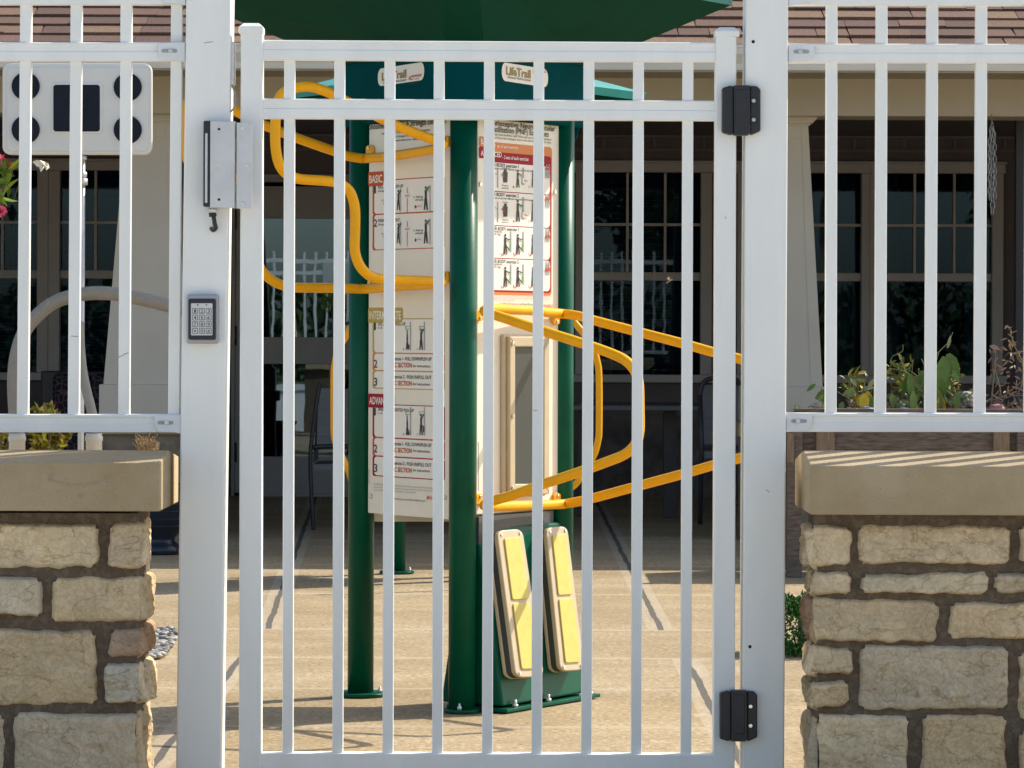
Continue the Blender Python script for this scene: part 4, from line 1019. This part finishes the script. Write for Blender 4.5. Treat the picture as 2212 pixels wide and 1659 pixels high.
mb=MB().prism([cp(676,1003),cp(790,1000),cp(790,1012),cp(676,1016)],(0,.5,0)); mb.build('seat',SLING,ch)
# dining table on the right
tg=thing('patio_table',P(1440,1108,18.8),'dark patio table on a square pedestal in front of the right window','table')
TY=19.0
mb=MB().box(P(1236,870,TY).x,P(1560,870,TY).x,TY,TY+.9,P(0,882,TY).z,P(0,871,TY).z); mb.build('table_top',mat('slate table top',(.12,.125,.135),.35),tg,bevel=.004)
for x in (1262,1448):
    MB().box(P(x-14,900,TY+.3).x,P(x+14,900,TY+.3).x,TY+.3,TY+.38,0,P(0,880,TY+.3).z).build('leg',DKMET,tg,bevel=.004)
ch2=thing('patio_chair',P(1560,1110,18.2),'dark rounded patio chair at the right end of the slate table','chair')
def c2(x,y,d=0): return P(x,y,18.3+d)
for d in (0,.45):
    MB().tube(smooth_path([c2(1512,855,d),c2(1518,830,d),c2(1535,818,d),c2(1575,816,d),c2(1595,826,d),c2(1600,860,d),c2(1602,960,d),c2(1606,1040,d),c2(1607,1133,d)]),.013,8).build('frame',DKMET,ch2)
    MB().tube([c2(1512,855,d),c2(1516,960,d),c2(1512,1133,d)],.013,8).build('leg',DKMET,ch2)
MB().prism([c2(1518,832,.2),c2(1594,832,.2),c2(1600,960,.2),c2(1516,960,.2)],(0,.02,0)).build('backrest',SLING,ch2)
MB().prism([c2(1514,975),c2(1604,975),c2(1604,990),c2(1514,990)],(0,.45,0)).build('seat',SLING,ch2)
# loveseat with patterned cushion
ls=thing('loveseat',P(150,1100,20.0),'dark porch loveseat with purple patterned cushions under the left window','loveseat')
LY=20.2
MB().box(P(60,900,LY).x,P(300,900,LY).x,LY,LY+.6,.08,.30).build('base',DKMET,ls,bevel=.01)
MB().box(P(60,900,LY).x,P(300,900,LY).x,LY+.55,LY+.62,.30,P(0,803,LY).z).build('back_frame',DKMET,ls,bevel=.01)
def cushmat():
    m=mat('purple leaf fabric',(.02,.014,.022),.8); t=m.node_tree; N=t.nodes; L=t.links
    v=N.new('ShaderNodeTexVoronoi'); v.inputs['Scale'].default_value=26; v.feature='DISTANCE_TO_EDGE'
    tc=N.new('ShaderNodeTexCoord'); L.new(tc.outputs['Object'],v.inputs[0])
    r=N.new('ShaderNodeValToRGB'); r.color_ramp.elements[0].color=(.14,.10,.13,1); r.color_ramp.elements[0].position=.02; r.color_ramp.elements[1].color=(.018,.012,.02,1); r.color_ramp.elements[1].position=.09
    L.new(v.outputs[0],r.inputs[0]); L.new(r.outputs[0],N['Principled BSDF'].inputs['Base Color']); return m
CU=cushmat()
for x in (95,178): MB().box(P(x,850,LY).x,P(x+80,850,LY).x,LY+.35,LY+.54,.46,P(0,808,LY).z).build('back_cushion',CU,ls,bevel=.04,seg=4)
MB().box(P(85,850,LY).x,P(290,850,LY).x,LY-.02,LY+.36,.31,.45).build('seat_cushion',CU,ls,bevel=.03,seg=3)
# ------------------------------------------------------------------ play board, hose, pots, pebbles
BYd=8.9
bo=thing('play_board',P(165,335,BYd),'off white play board with four black drum pads and a dark square centre','play board')
def bp_(x,y,d=0): return P(x,y,BYd+d)
def rr2(x0,y0,x1,y1,r,Y,n=6):
    pts=[]
    for cx,cy,a0 in ((x1-r,y1-r,0),(x0+r,y1-r,90),(x0+r,y0+r,180),(x1-r,y0+r,270)):
        for q in range(n): a=R(a0+q*90/(n-1)); pts.append(P(cx+r*math.cos(a),cy+r*math.sin(a),Y))
    return pts
MB().prism(rr2(5,137,328,334,17,BYd),(0,.025,0)).build('board',BOARD,bo,bevel=.004)
MB().prism(rr2(14,145,320,327,10,BYd-.003),(0,.004,0)).build('face',BOARD,bo,bevel=.002)
for (x,y) in ((55,186),(275.5,188),(55,279.5),(275.5,280)):
    p=bp_(x,y,-.010); MB().cyl(p,p+Vector((0,.011,0)),30.2*BYd/F,40).build('drum_pad',NAVY,bo,bevel=.002)
mb=MB(); 
o=MB().prism(rr2(110,177,222,290,9,BYd-.006),(0,.006,0)).build('centre_rim',BOARD,bo,bevel=.003)
MB().prism(rr2(115,183,215.5,284,6,BYd-.0085),(0,.004,0)).build('centre_pad',NAVY,o,bevel=.002)
p0=P(177,334,BYd+.012); MB().cyl(Vector((p0.x,p0.y,0)),p0+Vector((0,0,.1)),.0085,12).build('pole',ALU,bo)
for y0,y1,r in ((338,345,.013),(372,383,.013),(386,400,.015)): MB().cyl(P(177,y1,BYd+.012),P(177,y0,BYd+.012),r,12).build('collar',ALU,bo)
hg=thing('speaking_tube',P(120,967,8.6),'grey ribbed hose arching between two white pvc pipes','hose')
hp=smooth_path([P(37,940,8.6),P(32,880,8.6),P(30,820,8.6),P(36,765,8.6),P(52,718,8.6),P(80,682,8.6),P(118,653,8.6),P(160,639,8.6),P(205,633,8.6),P(255,636,8.6),P(310,647,8.6),P(362,660,8.6),P(410,675,8.62),P(440,705,8.65),P(448,760,8.68),P(446,900,8.7),P(446,990,8.7)],False,22)
MB().tube(hp,.0165,18,rf=None).build('hose',HOSE,hg)
mb=MB()
for i in range(0,len(hp)-1,2):
    d_=(hp[i+1]-hp[i]).normalized(); mb.cyl(hp[i]-d_*.0008,hp[i]+d_*.0012,.0178,16)
mb.build('rib',HOSE,hg)
def pipe(x,y0,name='pipe'):
    a=P(x,y0,8.6); MB().lathe([(.0,0),(.0205,0),(.0205,a.z-.02),(.0225,a.z-.018),(.0225,a.z-.008),(.0205,a.z-.006),(.0205,a.z),(.015,a.z)],(a.x,a.y,0)).build('pipe',PVC,hg)
pipe(37,936); pipe(203,936)
MB().tube(smooth_path([P(205,935,8.6),P(203,915,8.6),P(196,880,8.61),P(187,845,8.63),P(178,800,8.66),P(173,750,8.7),P(172,700,8.75)],False,8),.0125,14).build('hose',HOSE,hg)
# pots behind the left wall
def lathe_pot(name,x,ybase,Y,prof,label,m):
    g=P(x,ybase,Y); g.z=0
    t=thing(name,g,label,'pot'); MB().lathe(prof,(g.x,g.y,0),36).build('pot_body',m,t); return t,g
t,g=lathe_pot('urn_pot',347,1196,16.0,[(0,0),(.10,0),(.10,.03),(.085,.045),(.065,.06),(.07,.08),(.11,.12),(.15,.18),(.165,.25),(.17,.30),(.18,.31),(.18,.33),(.15,.33),(.14,.28),(0,.28)],'dark navy ribbed urn standing between the left wall and post',POTM)
for zz,rr_ in ((.135,.124),(.17,.146),(.205,.157),(.24,.165)): MB().tube([(g.x+rr_*math.cos(2*math.pi*k/32),g.y+rr_*math.sin(2*math.pi*k/32),zz) for k in range(32)],.004,6,closed=True).build('rib',POTM,t)
# pebbles
mb=MB(); rnd=random.Random(11)
A_,B_,C_,D_=GP(290,1368),GP(388,1366),GP(350,1425),GP(285,1428)
for i in range(520):
    u,v=rnd.random(),rnd.random(); p=(A_*(1-u)+B_*u)*(1-v)+(D_*(1-u)+C_*u)*v
    r=rnd.uniform(.007,.016); g_=rnd.uniform(.10,.42); mb.col=(g_*1.02,g_*.97,g_*.88)
    mb.ball((p.x,p.y,r*.45+.010*rnd.random()),r*1.25,r,r*.62,8,.25,i)
tag(mb.build('pebbles',PEB),'heap of grey and white river pebbles beside the patio','pebbles',kind='stuff')

# ------------------------------------------------------------------ plants
def leafgeo(mb,p,d,n,L_,W_,col,curl=.3,seg=5,jag=0):
    d=Vector(d).normalized(); n=Vector(n); n=(n-d*n.dot(d)); 
    if n.length<1e-4: n=d.orthogonal()
    n.normalize(); s=d.cross(n); mb.col=col; vs=[]; fs=[]
    for i in range(seg+1):
        t=i/seg; w=W_*math.sin(math.pi*min(1,t*.93+.05))**.8*(1-.3*t)*.5
        if jag and i%2: w*=1-jag
        c=Vector(p)+d*(L_*t)-n*(curl*L_*t*t)
        vs+=[c-s*w+n*w*.35,c,c+s*w+n*w*.35]
    for i in range(seg):
        a=i*3; fs+=[(a,a+1,a+4,a+3),(a+1,a+2,a+5,a+4)]
    mb.add(vs,fs,True)
def rv(rnd,z=0): return Vector((rnd.uniform(-1,1),rnd.uniform(-1,1),rnd.uniform(-1,1)+z))
def cv(rnd,c,k=.2): f=1+rnd.uniform(-k,k); return tuple(max(.003,x*f*(1+rnd.uniform(-.08,.08))) for x in c)
def shrub(name,label,cat,base,stems,col,fl=None,seed=1,L_=.035,W_=.018,spread=.12,h=.25,lean=(0,0),dens=14,bare=.2):
    rnd=random.Random(seed); t=thing(name,base,label,cat); ms=MB(); ml_=MB(); mf=MB(); ms.col=(.20,.16,.08)
    for i in range(stems):
        a=rnd.uniform(0,2*math.pi); tp=Vector(base)+Vector((math.cos(a)*spread*rnd.random()+lean[0],math.sin(a)*spread*rnd.random()+lean[1],h*rnd.uniform(.6,1)))
        p0=Vector(base)+Vector((math.cos(a)*.02,math.sin(a)*.02,0)); mid=(p0+tp)/2+rv(rnd)*.02
        path=smooth_path([p0,mid,tp],False,6); ms.tube(path,.002,5)
        for k in range(dens):
            q=rnd.uniform(bare,1); p=path[min(len(path)-1,int(q*(len(path)-1)))]
            leafgeo(ml_,p,rv(rnd,.4),rv(rnd,.8),L_*rnd.uniform(.6,1.2),W_*rnd.uniform(.7,1.2),cv(rnd,rnd.choice(col)),rnd.uniform(0,.4),3)
        if fl and rnd.random()<fl[1]:
            for k in range(9):
                d=rv(rnd,.3).normalized(); mf.col=cv(rnd,fl[0],.15); leafgeo(mf,tp+d*.003,d,Vector((0,0,1)),.013,.014,mf.col,.2,2)
    ms.build('stem',STEMM,t); ml_.build('foliage',LEAF,t)
    if mf.v: mf.build('blossom',LEAF,t)
    return t
GRN=[(.10,.16,.02),(.17,.20,.025),(.06,.11,.02),(.25,.26,.03)]; YG=[(.42,.40,.03),(.55,.46,.04),(.24,.27,.03),(.30,.20,.04)]
b0=P(105,980,8.45)
shrub('flowering_shrub','yellow green shrub with small pink flowers between the hose pipes','shrub',b0,24,YG,((.62,.05,.11),.2),3,.024,.014,.085,.125,dens=18)
b1=P(10,980,8.75)
shrub('flowering_shrub','sparse yellow green shrub behind the leftmost hose pipe','shrub',b1,9,YG,None,5,.02,.012,.07,.08,dens=12)
b2=P(-45,520,8.3)
shrub('leafy_branch','bright green leafy branch with pink flowers at the left edge','plant',b2,12,[(.16,.26,.02),(.22,.33,.03),(.10,.18,.02)],((.65,.06,.13),.5),9,.055,.018,.085,.22,lean=(.012,0),dens=11,bare=.35)
# pink cluster and white flower
rnd=random.Random(4)
fb=thing('pink_flower',P(0,457,8.2),'pink double flower at the left edge in front of the window','flower'); mf=MB(); mf.col=(.7,.12,.22)
for k in range(60):
    d=rv(rnd).normalized(); leafgeo(mf,P(1,457,8.2)+d*.002,d,rv(rnd),.014,.012,cv(rnd,(.72,.12,.22),.25),.3,3)
mf.build('petal',LEAF,fb); MB().tube([P(-4,460,8.2),P(-20,480,8.25),P(-45,520,8.3)],.0015,6).build('stem',GRASS,fb)
fb=thing('white_flower',P(88,352,8.5),'small drooping white flower below the play board','flower'); mf=MB()
for (a,b,c_,d_) in (((72,348),(86,346),(98,350),(104,364)),((80,349),(92,350),(97,360),(88,372)),((70,350),(80,345),(88,352),(82,362)),((90,350),(104,352),(107,362),(100,368))):
    mf.col=cv(rnd,(.80,.76,.62),.05); z=rnd.uniform(-.01,.01); mf.add([P(*a,8.5+z),P(*b,8.49+z),P(*c_,8.5-z),P(*d_,8.485+z)],[(0,1,2,3)])
mf.build('petal',LEAF,fb); MB().tube(smooth_path([P(80,348,8.5),P(66,350,8.52),P(48,380,8.55),P(30,430,8.6)]),.0012,5).build('stem',GRASS,fb)
# dried grass tuft
dg_=thing('dried_grass',P(320,968,8.5),'tuft of dried tan grass behind the left wall cap','dried grass'); mf=MB(); 
for k in range(60):
    mf.col=cv(rnd,(.36,.23,.10),.25); x=rnd.uniform(286,345); a=P(rnd.uniform(300,335),985,8.5); b=P(x,rnd.uniform(935,962),8.5+rnd.uniform(-.03,.03)); mf.tube(smooth_path([a,(a+b)/2+rv(rnd)*.008,b],False,3),.0007,4)
    if k%2: q=(a+b)/2; mf.tube([q,q+rv(rnd,.3)*.012],.0006,4)
mf.build('stem',STEMM,dg_)
# low evergreen shrub by the right wall
sb=thing('evergreen_shrub',GP(1735,1425),'low dark green evergreen shrub on the patio behind the right wall','shrub')
mf=MB(); rnd=random.Random(21); gc=GP(1740,1422)
for i in range(5200):
    d=rv(rnd).normalized(); rr_=rnd.uniform(.55,1)**.5; w=1+.25*noise.noise(d*3)
    p=Vector((gc.x+.16*d.x*rr_*w,gc.y+.15+.15*d.y*rr_*w,.085+.098*d.z*rr_*w))
    if p.z<.0: continue
    c=rnd.choice([(.04,.14,.03),(.06,.20,.03),(.09,.27,.04),(.03,.10,.03)])
    leafgeo(mf,p,d+rv(rnd)*.6,rv(rnd,.6),.022,.010,cv(rnd,c),.2,2)
mf.build('foliage',LEAF,sb); MB().cyl((gc.x,gc.y+.15,0),(gc.x,gc.y+.15,.12),.012,8).build('stem',WOODD,sb)

# raised planter
PY=14.6
pl=thing('raised_planter',P(1960,1245,PY),'weathered wooden raised planter behind the right wall, filled with wilting plants','planter')
def wb(x0,x1,y0,y1,Y,dep,m,name): 
    a=P(x0,y1,Y); b=P(x1,y0,Y); z1=b.z; z0=max(a.z,.0)
    return MB().box(a.x,b.x,Y,Y+dep,z0,z1).build(name,m,pl,bevel=.004)
ptop=899
for i,(a,b) in enumerate(((884,930),(932,972),(974,1016),(1018,1060))): wb(1716,2230,a,b,PY+.03,.03,WOODD,'board')
for x0,x1,m,yb in ((1763,1803,WOODL,1080),(2146,2182,WOODL,1080)): wb(x0,x1,ptop-2,yb,PY,.03,m,'batten')
wb(1700,1734,ptop-2,1249,PY-.01,.07,WOODD,'leg'); wb(2196,2230,ptop-2,1249,PY-.01,.07,WOODD,'leg')
for x0,x1 in ((1716,1750),(2196,2230)):
    a=P(x0,1245,PY); b=P(x1,1245,PY); MB().box(a.x,b.x,PY+.55,PY+.62,0,P(0,ptop,PY).z).build('leg',WOODD,pl,bevel=.004)
wb(1700,1716,935,1000,PY-.02,.009,WOODL,'batten')
a=P(1716,900,PY+.03); b=P(2230,900,PY+.03)
MB().box(a.x,b.x,PY+.06,PY+.55,.40,P(0,898,PY).z).build('soil',SOIL,pl)
MB().box(a.x,b.x,PY+.55,PY+.58,.40,P(0,ptop,PY).z).build('board',WOODD,pl)
def wilt(name,label,stems,leaves,seed,stemcol=(.22,.24,.10),Y=PY+.25):
    rnd=random.Random(seed); t=thing(name,P(*stems[0][0],Y),label,'plant'); ms=MB()
    for s_ in stems:
        ms.col=cv(rnd,stemcol,.1); pth=smooth_path([P(x,y,Y+rnd.uniform(-.01,.01)) for x,y in s_],False,5); ms.tube(pth,.0035 if len(s_)>3 else .002,6,rf=lambda q,a=(.0038 if len(s_)>3 else .0022): a*(1-.6*q))
    ms.build('stem',STEMM,t); ml_=MB(); one=len(leaves)<=25
    for (x,y,dx,dy,l,w,c) in leaves:
        d=Vector((dx,rnd.uniform(-.35,.2),-dy)); leafgeo(ml_,P(x,y,Y+rnd.uniform(-.03,.02)),d,Vector((rnd.uniform(-.4,.4),-1,.35)),l*1.15,w*1.1,tuple(min(.9,q_*1.5) for q_ in cv(rnd,c,.12)),.15,7,.12)
        if one: ml_.build('leaf',LEAF,t); ml_=MB()
    if not one: ml_.build('foliage',LEAF,t)
    return t
G1=(.10,.17,.035); G2=(.16,.21,.05); Y1_=(.62,.40,.03); Bn=(.22,.14,.09); GG=(.22,.26,.14)
wilt('wilting_plant','small wilting plant with yellow drooping leaves between the second and third right pickets',
 [[(1862,890),(1856,868),(1862,850),(1868,832),(1860,818)],[(1862,888),(1840,866),(1815,850)],[(1866,870),(1880,850),(1886,835)],[(1850,852),(1842,838),(1848,828)],[(1815,850),(1808,845)],[(1866,850),(1872,838),(1885,832)]],
 [(1868,850,-.1,1,.075,.05,Y1_),(1874,845,.05,1,.10,.055,Y1_),(1860,852,-.2,1,.06,.03,Y1_),(1845,838,-.8,.5,.055,.028,G2),(1850,834,-.4,-.6,.04,.02,GG),(1876,838,.5,-.9,.045,.022,GG),(1870,822,-.9,-.1,.045,.018,G2),(1860,842,.8,-.2,.05,.022,GG),(1850,848,-.7,.3,.045,.02,GG),(1820,868,-.2,1,.045,.03,G2),(1878,855,.2,1,.07,.035,G1),(1782,842,-.6,.5,.05,.022,G1),(1776,850,.2,1,.10,.02,Y1_)],31)
wilt('wilting_plant','tall wilting plant with big drooping green leaves in the middle of the planter',
 [[(1968,890),(1975,860),(1972,825),(1955,800),(1945,775),(1938,762)],[(2030,890),(2026,850),(2020,800),(2026,765),(2040,748),(2050,738),(2058,718)],[(1955,802),(1935,798),(1918,796)],[(1940,765),(1928,770),(1922,785)],[(1940,765),(1950,757),(1950,745)],[(1975,850),(1992,830),(2000,800),(1990,775)],[(1985,815),(1965,800)],[(2024,800),(2034,790),(2046,770)]],
 [(1960,806,-.12,1,.095,.035,G1),(1964,806,.1,1,.12,.04,G1),(1992,800,.15,1,.10,.06,G1),(1950,830,-.4,.6,.035,.018,G1),(2024,760,-.5,.3,.05,.03,G1),(2040,770,-.15,1,.14,.07,G1),(2048,764,.35,1,.10,.065,G1),(2030,820,.15,1,.10,.05,G1),(2046,752,.3,-1,.05,.018,GG),(1972,845,0,1,.09,.04,G2),(1975,868,0,1,.07,.04,Y1_),(2032,855,.05,1,.09,.045,Y1_),(2020,835,.1,1,.11,.07,G2),(1985,850,-.4,.8,.06,.03,G2),(2065,850,.1,1,.07,.035,G2),(2044,806,.1,1,.06,.04,G1),(1926,850,.1,.8,.06,.03,G2),(2010,868,-.3,.9,.05,.03,G1),(1995,872,.5,.5,.04,.02,G2),(1918,868,-.3,.9,.05,.03,Bn),(1938,872,.3,.9,.05,.028,G2),(2058,800,.4,.7,.05,.026,G1),(1976,826,.5,.6,.05,.024,G2)],32)
def curl_leaves(x0,x1,y0,y1,n,c,seed):
    r=random.Random(seed); return [(r.uniform(x0,x1),r.uniform(y0,y1),r.uniform(-1,1),r.uniform(-.3,1),r.uniform(.016,.034),r.uniform(.005,.012),c) for _ in range(n)]
wilt('wilting_plant','dry brown branching plant at the right end of the planter',
 [[(2130,895),(2150,870),(2175,850),(2200,830),(2230,800)],[(2140,890),(2160,860),(2158,830),(2150,800),(2152,775)],[(2140,885),(2143,850),(2148,800),(2150,765),(2146,745)],[(2205,840),(2210,800),(2203,770),(2190,745),(2182,715)],[(2150,870),(2170,880),(2205,890)],[(2203,770),(2180,762),(2168,775)],[(2165,862),(2148,862),(2130,870)],[(2190,835),(2210,845),(2222,870)],[(2175,850),(2200,855),(2230,850)]],
 curl_leaves(2135,2225,745,890,90,Bn,3)+curl_leaves(2135,2225,855,892,70,(.16,.12,.08),13)+curl_leaves(2176,2192,700,745,14,(.26,.19,.11),5)+[(2138,748,.8,.2,.04,.025,(.32,.2,.15))],33,(.24,.18,.11))
wilt('wilting_plant','low dried leafy sprigs in front of the woven ornament',
 [[(2060,890),(2080,870),(2100,855)],[(2085,890),(2075,870),(2070,850)],[(1935,890),(1945,865),(1952,855)],[(1925,890),(1926,850),(1924,842)],[(2100,885),(2098,868)]],
 curl_leaves(2055,2108,845,888,60,(.13,.18,.08),6)+curl_leaves(1915,2040,852,890,95,(.16,.17,.09),8)+curl_leaves(1830,1880,862,890,30,(.20,.17,.10),18)+[(2086,860,.4,.7,.04,.025,G1),(2095,862,-.5,.6,.035,.02,G1)],34)
wilt('wilting_plant','small green sprig at the left corner of the planter by the column',
 [[(1776,890),(1775,860),(1776,838)],[(1776,885),(1765,875),(1755,878)],[(1740,892),(1725,884)]],
 curl_leaves(1770,1782,836,885,20,G1,10)+curl_leaves(1752,1775,872,890,14,(.28,.22,.16),11)+curl_leaves(1715,1740,880,890,8,GG,12)+[(1762,830,-.8,.6,.045,.022,G1)],35)
shrub('leafy_plant','upright yellow green leafy stems rising in the middle of the planter','plant',P(1950,896,PY+.32),11,[(.20,.24,.05),(.30,.30,.06),(.14,.20,.04),(.40,.32,.06)],None,51,.05,.020,.07,.26,dens=9,bare=.3)
shrub('leafy_plant','upright yellow green leafy stems at the right of the planter beside the ornament','plant',P(2055,896,PY+.36),10,[(.16,.22,.05),(.26,.28,.06),(.34,.24,.10)],None,52,.045,.018,.07,.24,dens=9,bare=.3)
shrub('leafy_plant','short yellow green leafy stems at the left of the planter','plant',P(1850,896,PY+.34),9,[(.20,.24,.06),(.34,.32,.08),(.46,.36,.06)],None,53,.045,.020,.06,.19,dens=8,bare=.3)
# ornament and stones in planter
rnd=random.Random(8)
wo=thing('garden_ornament',P(2088,893,PY+.3),'mound shaped ornament of pink and white scales in the planter','ornament'); mb=MB()
oc=P(2088,900,PY+.3)
for k in range(170):
    a=rnd.uniform(0,6.283); el=rnd.uniform(.05,1.5); g_=rnd.uniform(.30,.62); rr_=.075*math.cos(el)
    mb.col=(g_,g_*.74,g_*.66) if el>.35 else (.32,.10,.09)
    mb.ball((oc.x+rr_*math.cos(a),oc.y+rr_*math.sin(a),oc.z+.105*math.sin(el)),rnd.uniform(.010,.016),.010,rnd.uniform(.005,.008),8,.3,k)
mb.build('scales',PEB,wo)
def rock(x,y,w,h,c,label,seed):
    t=MB(); t.col=c; p=P(x,y,PY+.2); t.ball(p,w/505,.03,h/505,18,.2,seed); tag(t.build('rock',PEB),label,'rock')
rock(1872,886,17,9,(.30,.32,.38),'blue grey stone under the yellow leaved plant in the planter',1)
rock(1953,887,13,8,(.33,.36,.42),'smooth pale blue stone lying mid planter',2)
rock(2153,886,19,14,(.42,.17,.17),'pink speckled round stone at the right end of the planter',3)
# hanging chain
hc=thing('hanging_chain',P(2142,252,17.1),'steel chain hanging from the porch beam on the right','chain'); mb=MB()
def link(x,y,w,h,rot):
    pts=[]
    for k in range(14):
        a=2*math.pi*k/14; px_=w*math.copysign(abs(math.cos(a))**.7,math.cos(a)); pz_=h*math.copysign(abs(math.sin(a))**.7,math.sin(a)); pts.append(P(x,y,17.08)+Vector((px_*math.cos(rot),px_*math.sin(rot),pz_)))
    mb.tube(pts,.0023,6,closed=True)
y=274; k=0
while y<458:
    link(2143+math.sin(k*1.1),y,.011,.020,0.3 if k%2 else .9)
    if y<425: link(2148.5-(0 if y>300 else (300-y)*.12),y+5,.010,.019,.5 if k%2 else 1.2); link(2138.5+(0 if y>300 else (300-y)*.12),y+8,.010,.019,1.0 if k%2 else .2)
    y+=13; k+=1
mb.tube([P(2142.5,247,17.1),P(2142.5,262,17.08),P(2145,268,17.08)],.003,6); mb.build('chain_links',mat('dull galvanised chain',(.40,.42,.42),.4,.6),hc)
# flying insect
fi=thing('flying_insect',P(1446,606,8.9),'tiny tan wasp hovering in front of the window','insect')
c=P(1446,606,8.9); mb=MB(); mb.col=(.45,.25,.12)
mb.tube([c+Vector((-.008,0,-.007)),c+Vector((-.003,0,-.003)),c+Vector((.003,0,0)),c+Vector((.008,0,.003))],.0014,8); mb.build('insect_body',STEMM,fi)
mb=MB(); 
for a in (Vector((-.006,0,.008)),Vector((-.001,0,.010))): leafgeo(mb,c,a,Vector((0,-1,0)),.011,.005,(.75,.55,.40),0,3)
mb.build('wing',LEAF,fi)
# ------------------------------------------------------------------ background behind the camera (seen in the glass)
def tree(x,y,h,seed,label):
    rnd=random.Random(seed); t=thing('broadleaf_tree',(x,y,0),label,'tree','trees across the street, seen in the door glass')
    mb=MB(); mb.col=(.1,.07,.05); mb.tube([(x,y,0),(x+.1,y,h*.3),(x,y,h*.6)],.2,8,rf=lambda q:.2*(1-.6*q))
    for k in range(6):
        a=k*1.05; mb.tube([(x,y,h*.3),(x+math.cos(a)*h*.2,y+math.sin(a)*h*.2,h*(.5+.06*k))],.07,6,rf=lambda q:.07*(1-.7*q))
    mb.build('trunk',STEMM,t); ml_=MB()
    for i in range(3500):
        cl=rnd.randrange(16); r2_=random.Random(cl+seed*31); cd=Vector((r2_.uniform(-1,1),r2_.uniform(-1,1),r2_.uniform(-.8,1)))*h*.25
        p=Vector((x,y,h*.66))+cd+rv(rnd).normalized()*h*.15*rnd.random()**.4
        leafgeo(ml_,p,rv(rnd),rv(rnd,.5),.3,.2,cv(rnd,rnd.choice([(.03,.07,.02),(.05,.10,.025),(.04,.085,.02)])),.2,2)
    ml_.build('crown',LEAF,t)
tree(-9.6,-12,6.0,1,'large broadleaf tree nearest behind the camera, reflected at the left of the door')
tree(3,-14,6.0,2,'broadleaf tree behind the camera reflected in the right window')
tree(11,-22,7.5,3,'tallest broadleaf tree behind the camera, far to the right')
hd=MB(); rnd=random.Random(77)
for i in range(9000):
    x=rnd.uniform(-26,26); hd_h=2.1+.5*noise.noise(Vector((x*.4,0,0)))
    leafgeo(hd,(x,-34+rnd.uniform(-.8,.8),rnd.uniform(0,hd_h)),rv(rnd),rv(rnd,.5),.35,.22,cv(rnd,(.05,.09,.03)),.2,2)
tag(hd.build('hedge',LEAF),'long clipped hedge across the street, reflected low in the door glass','hedge')
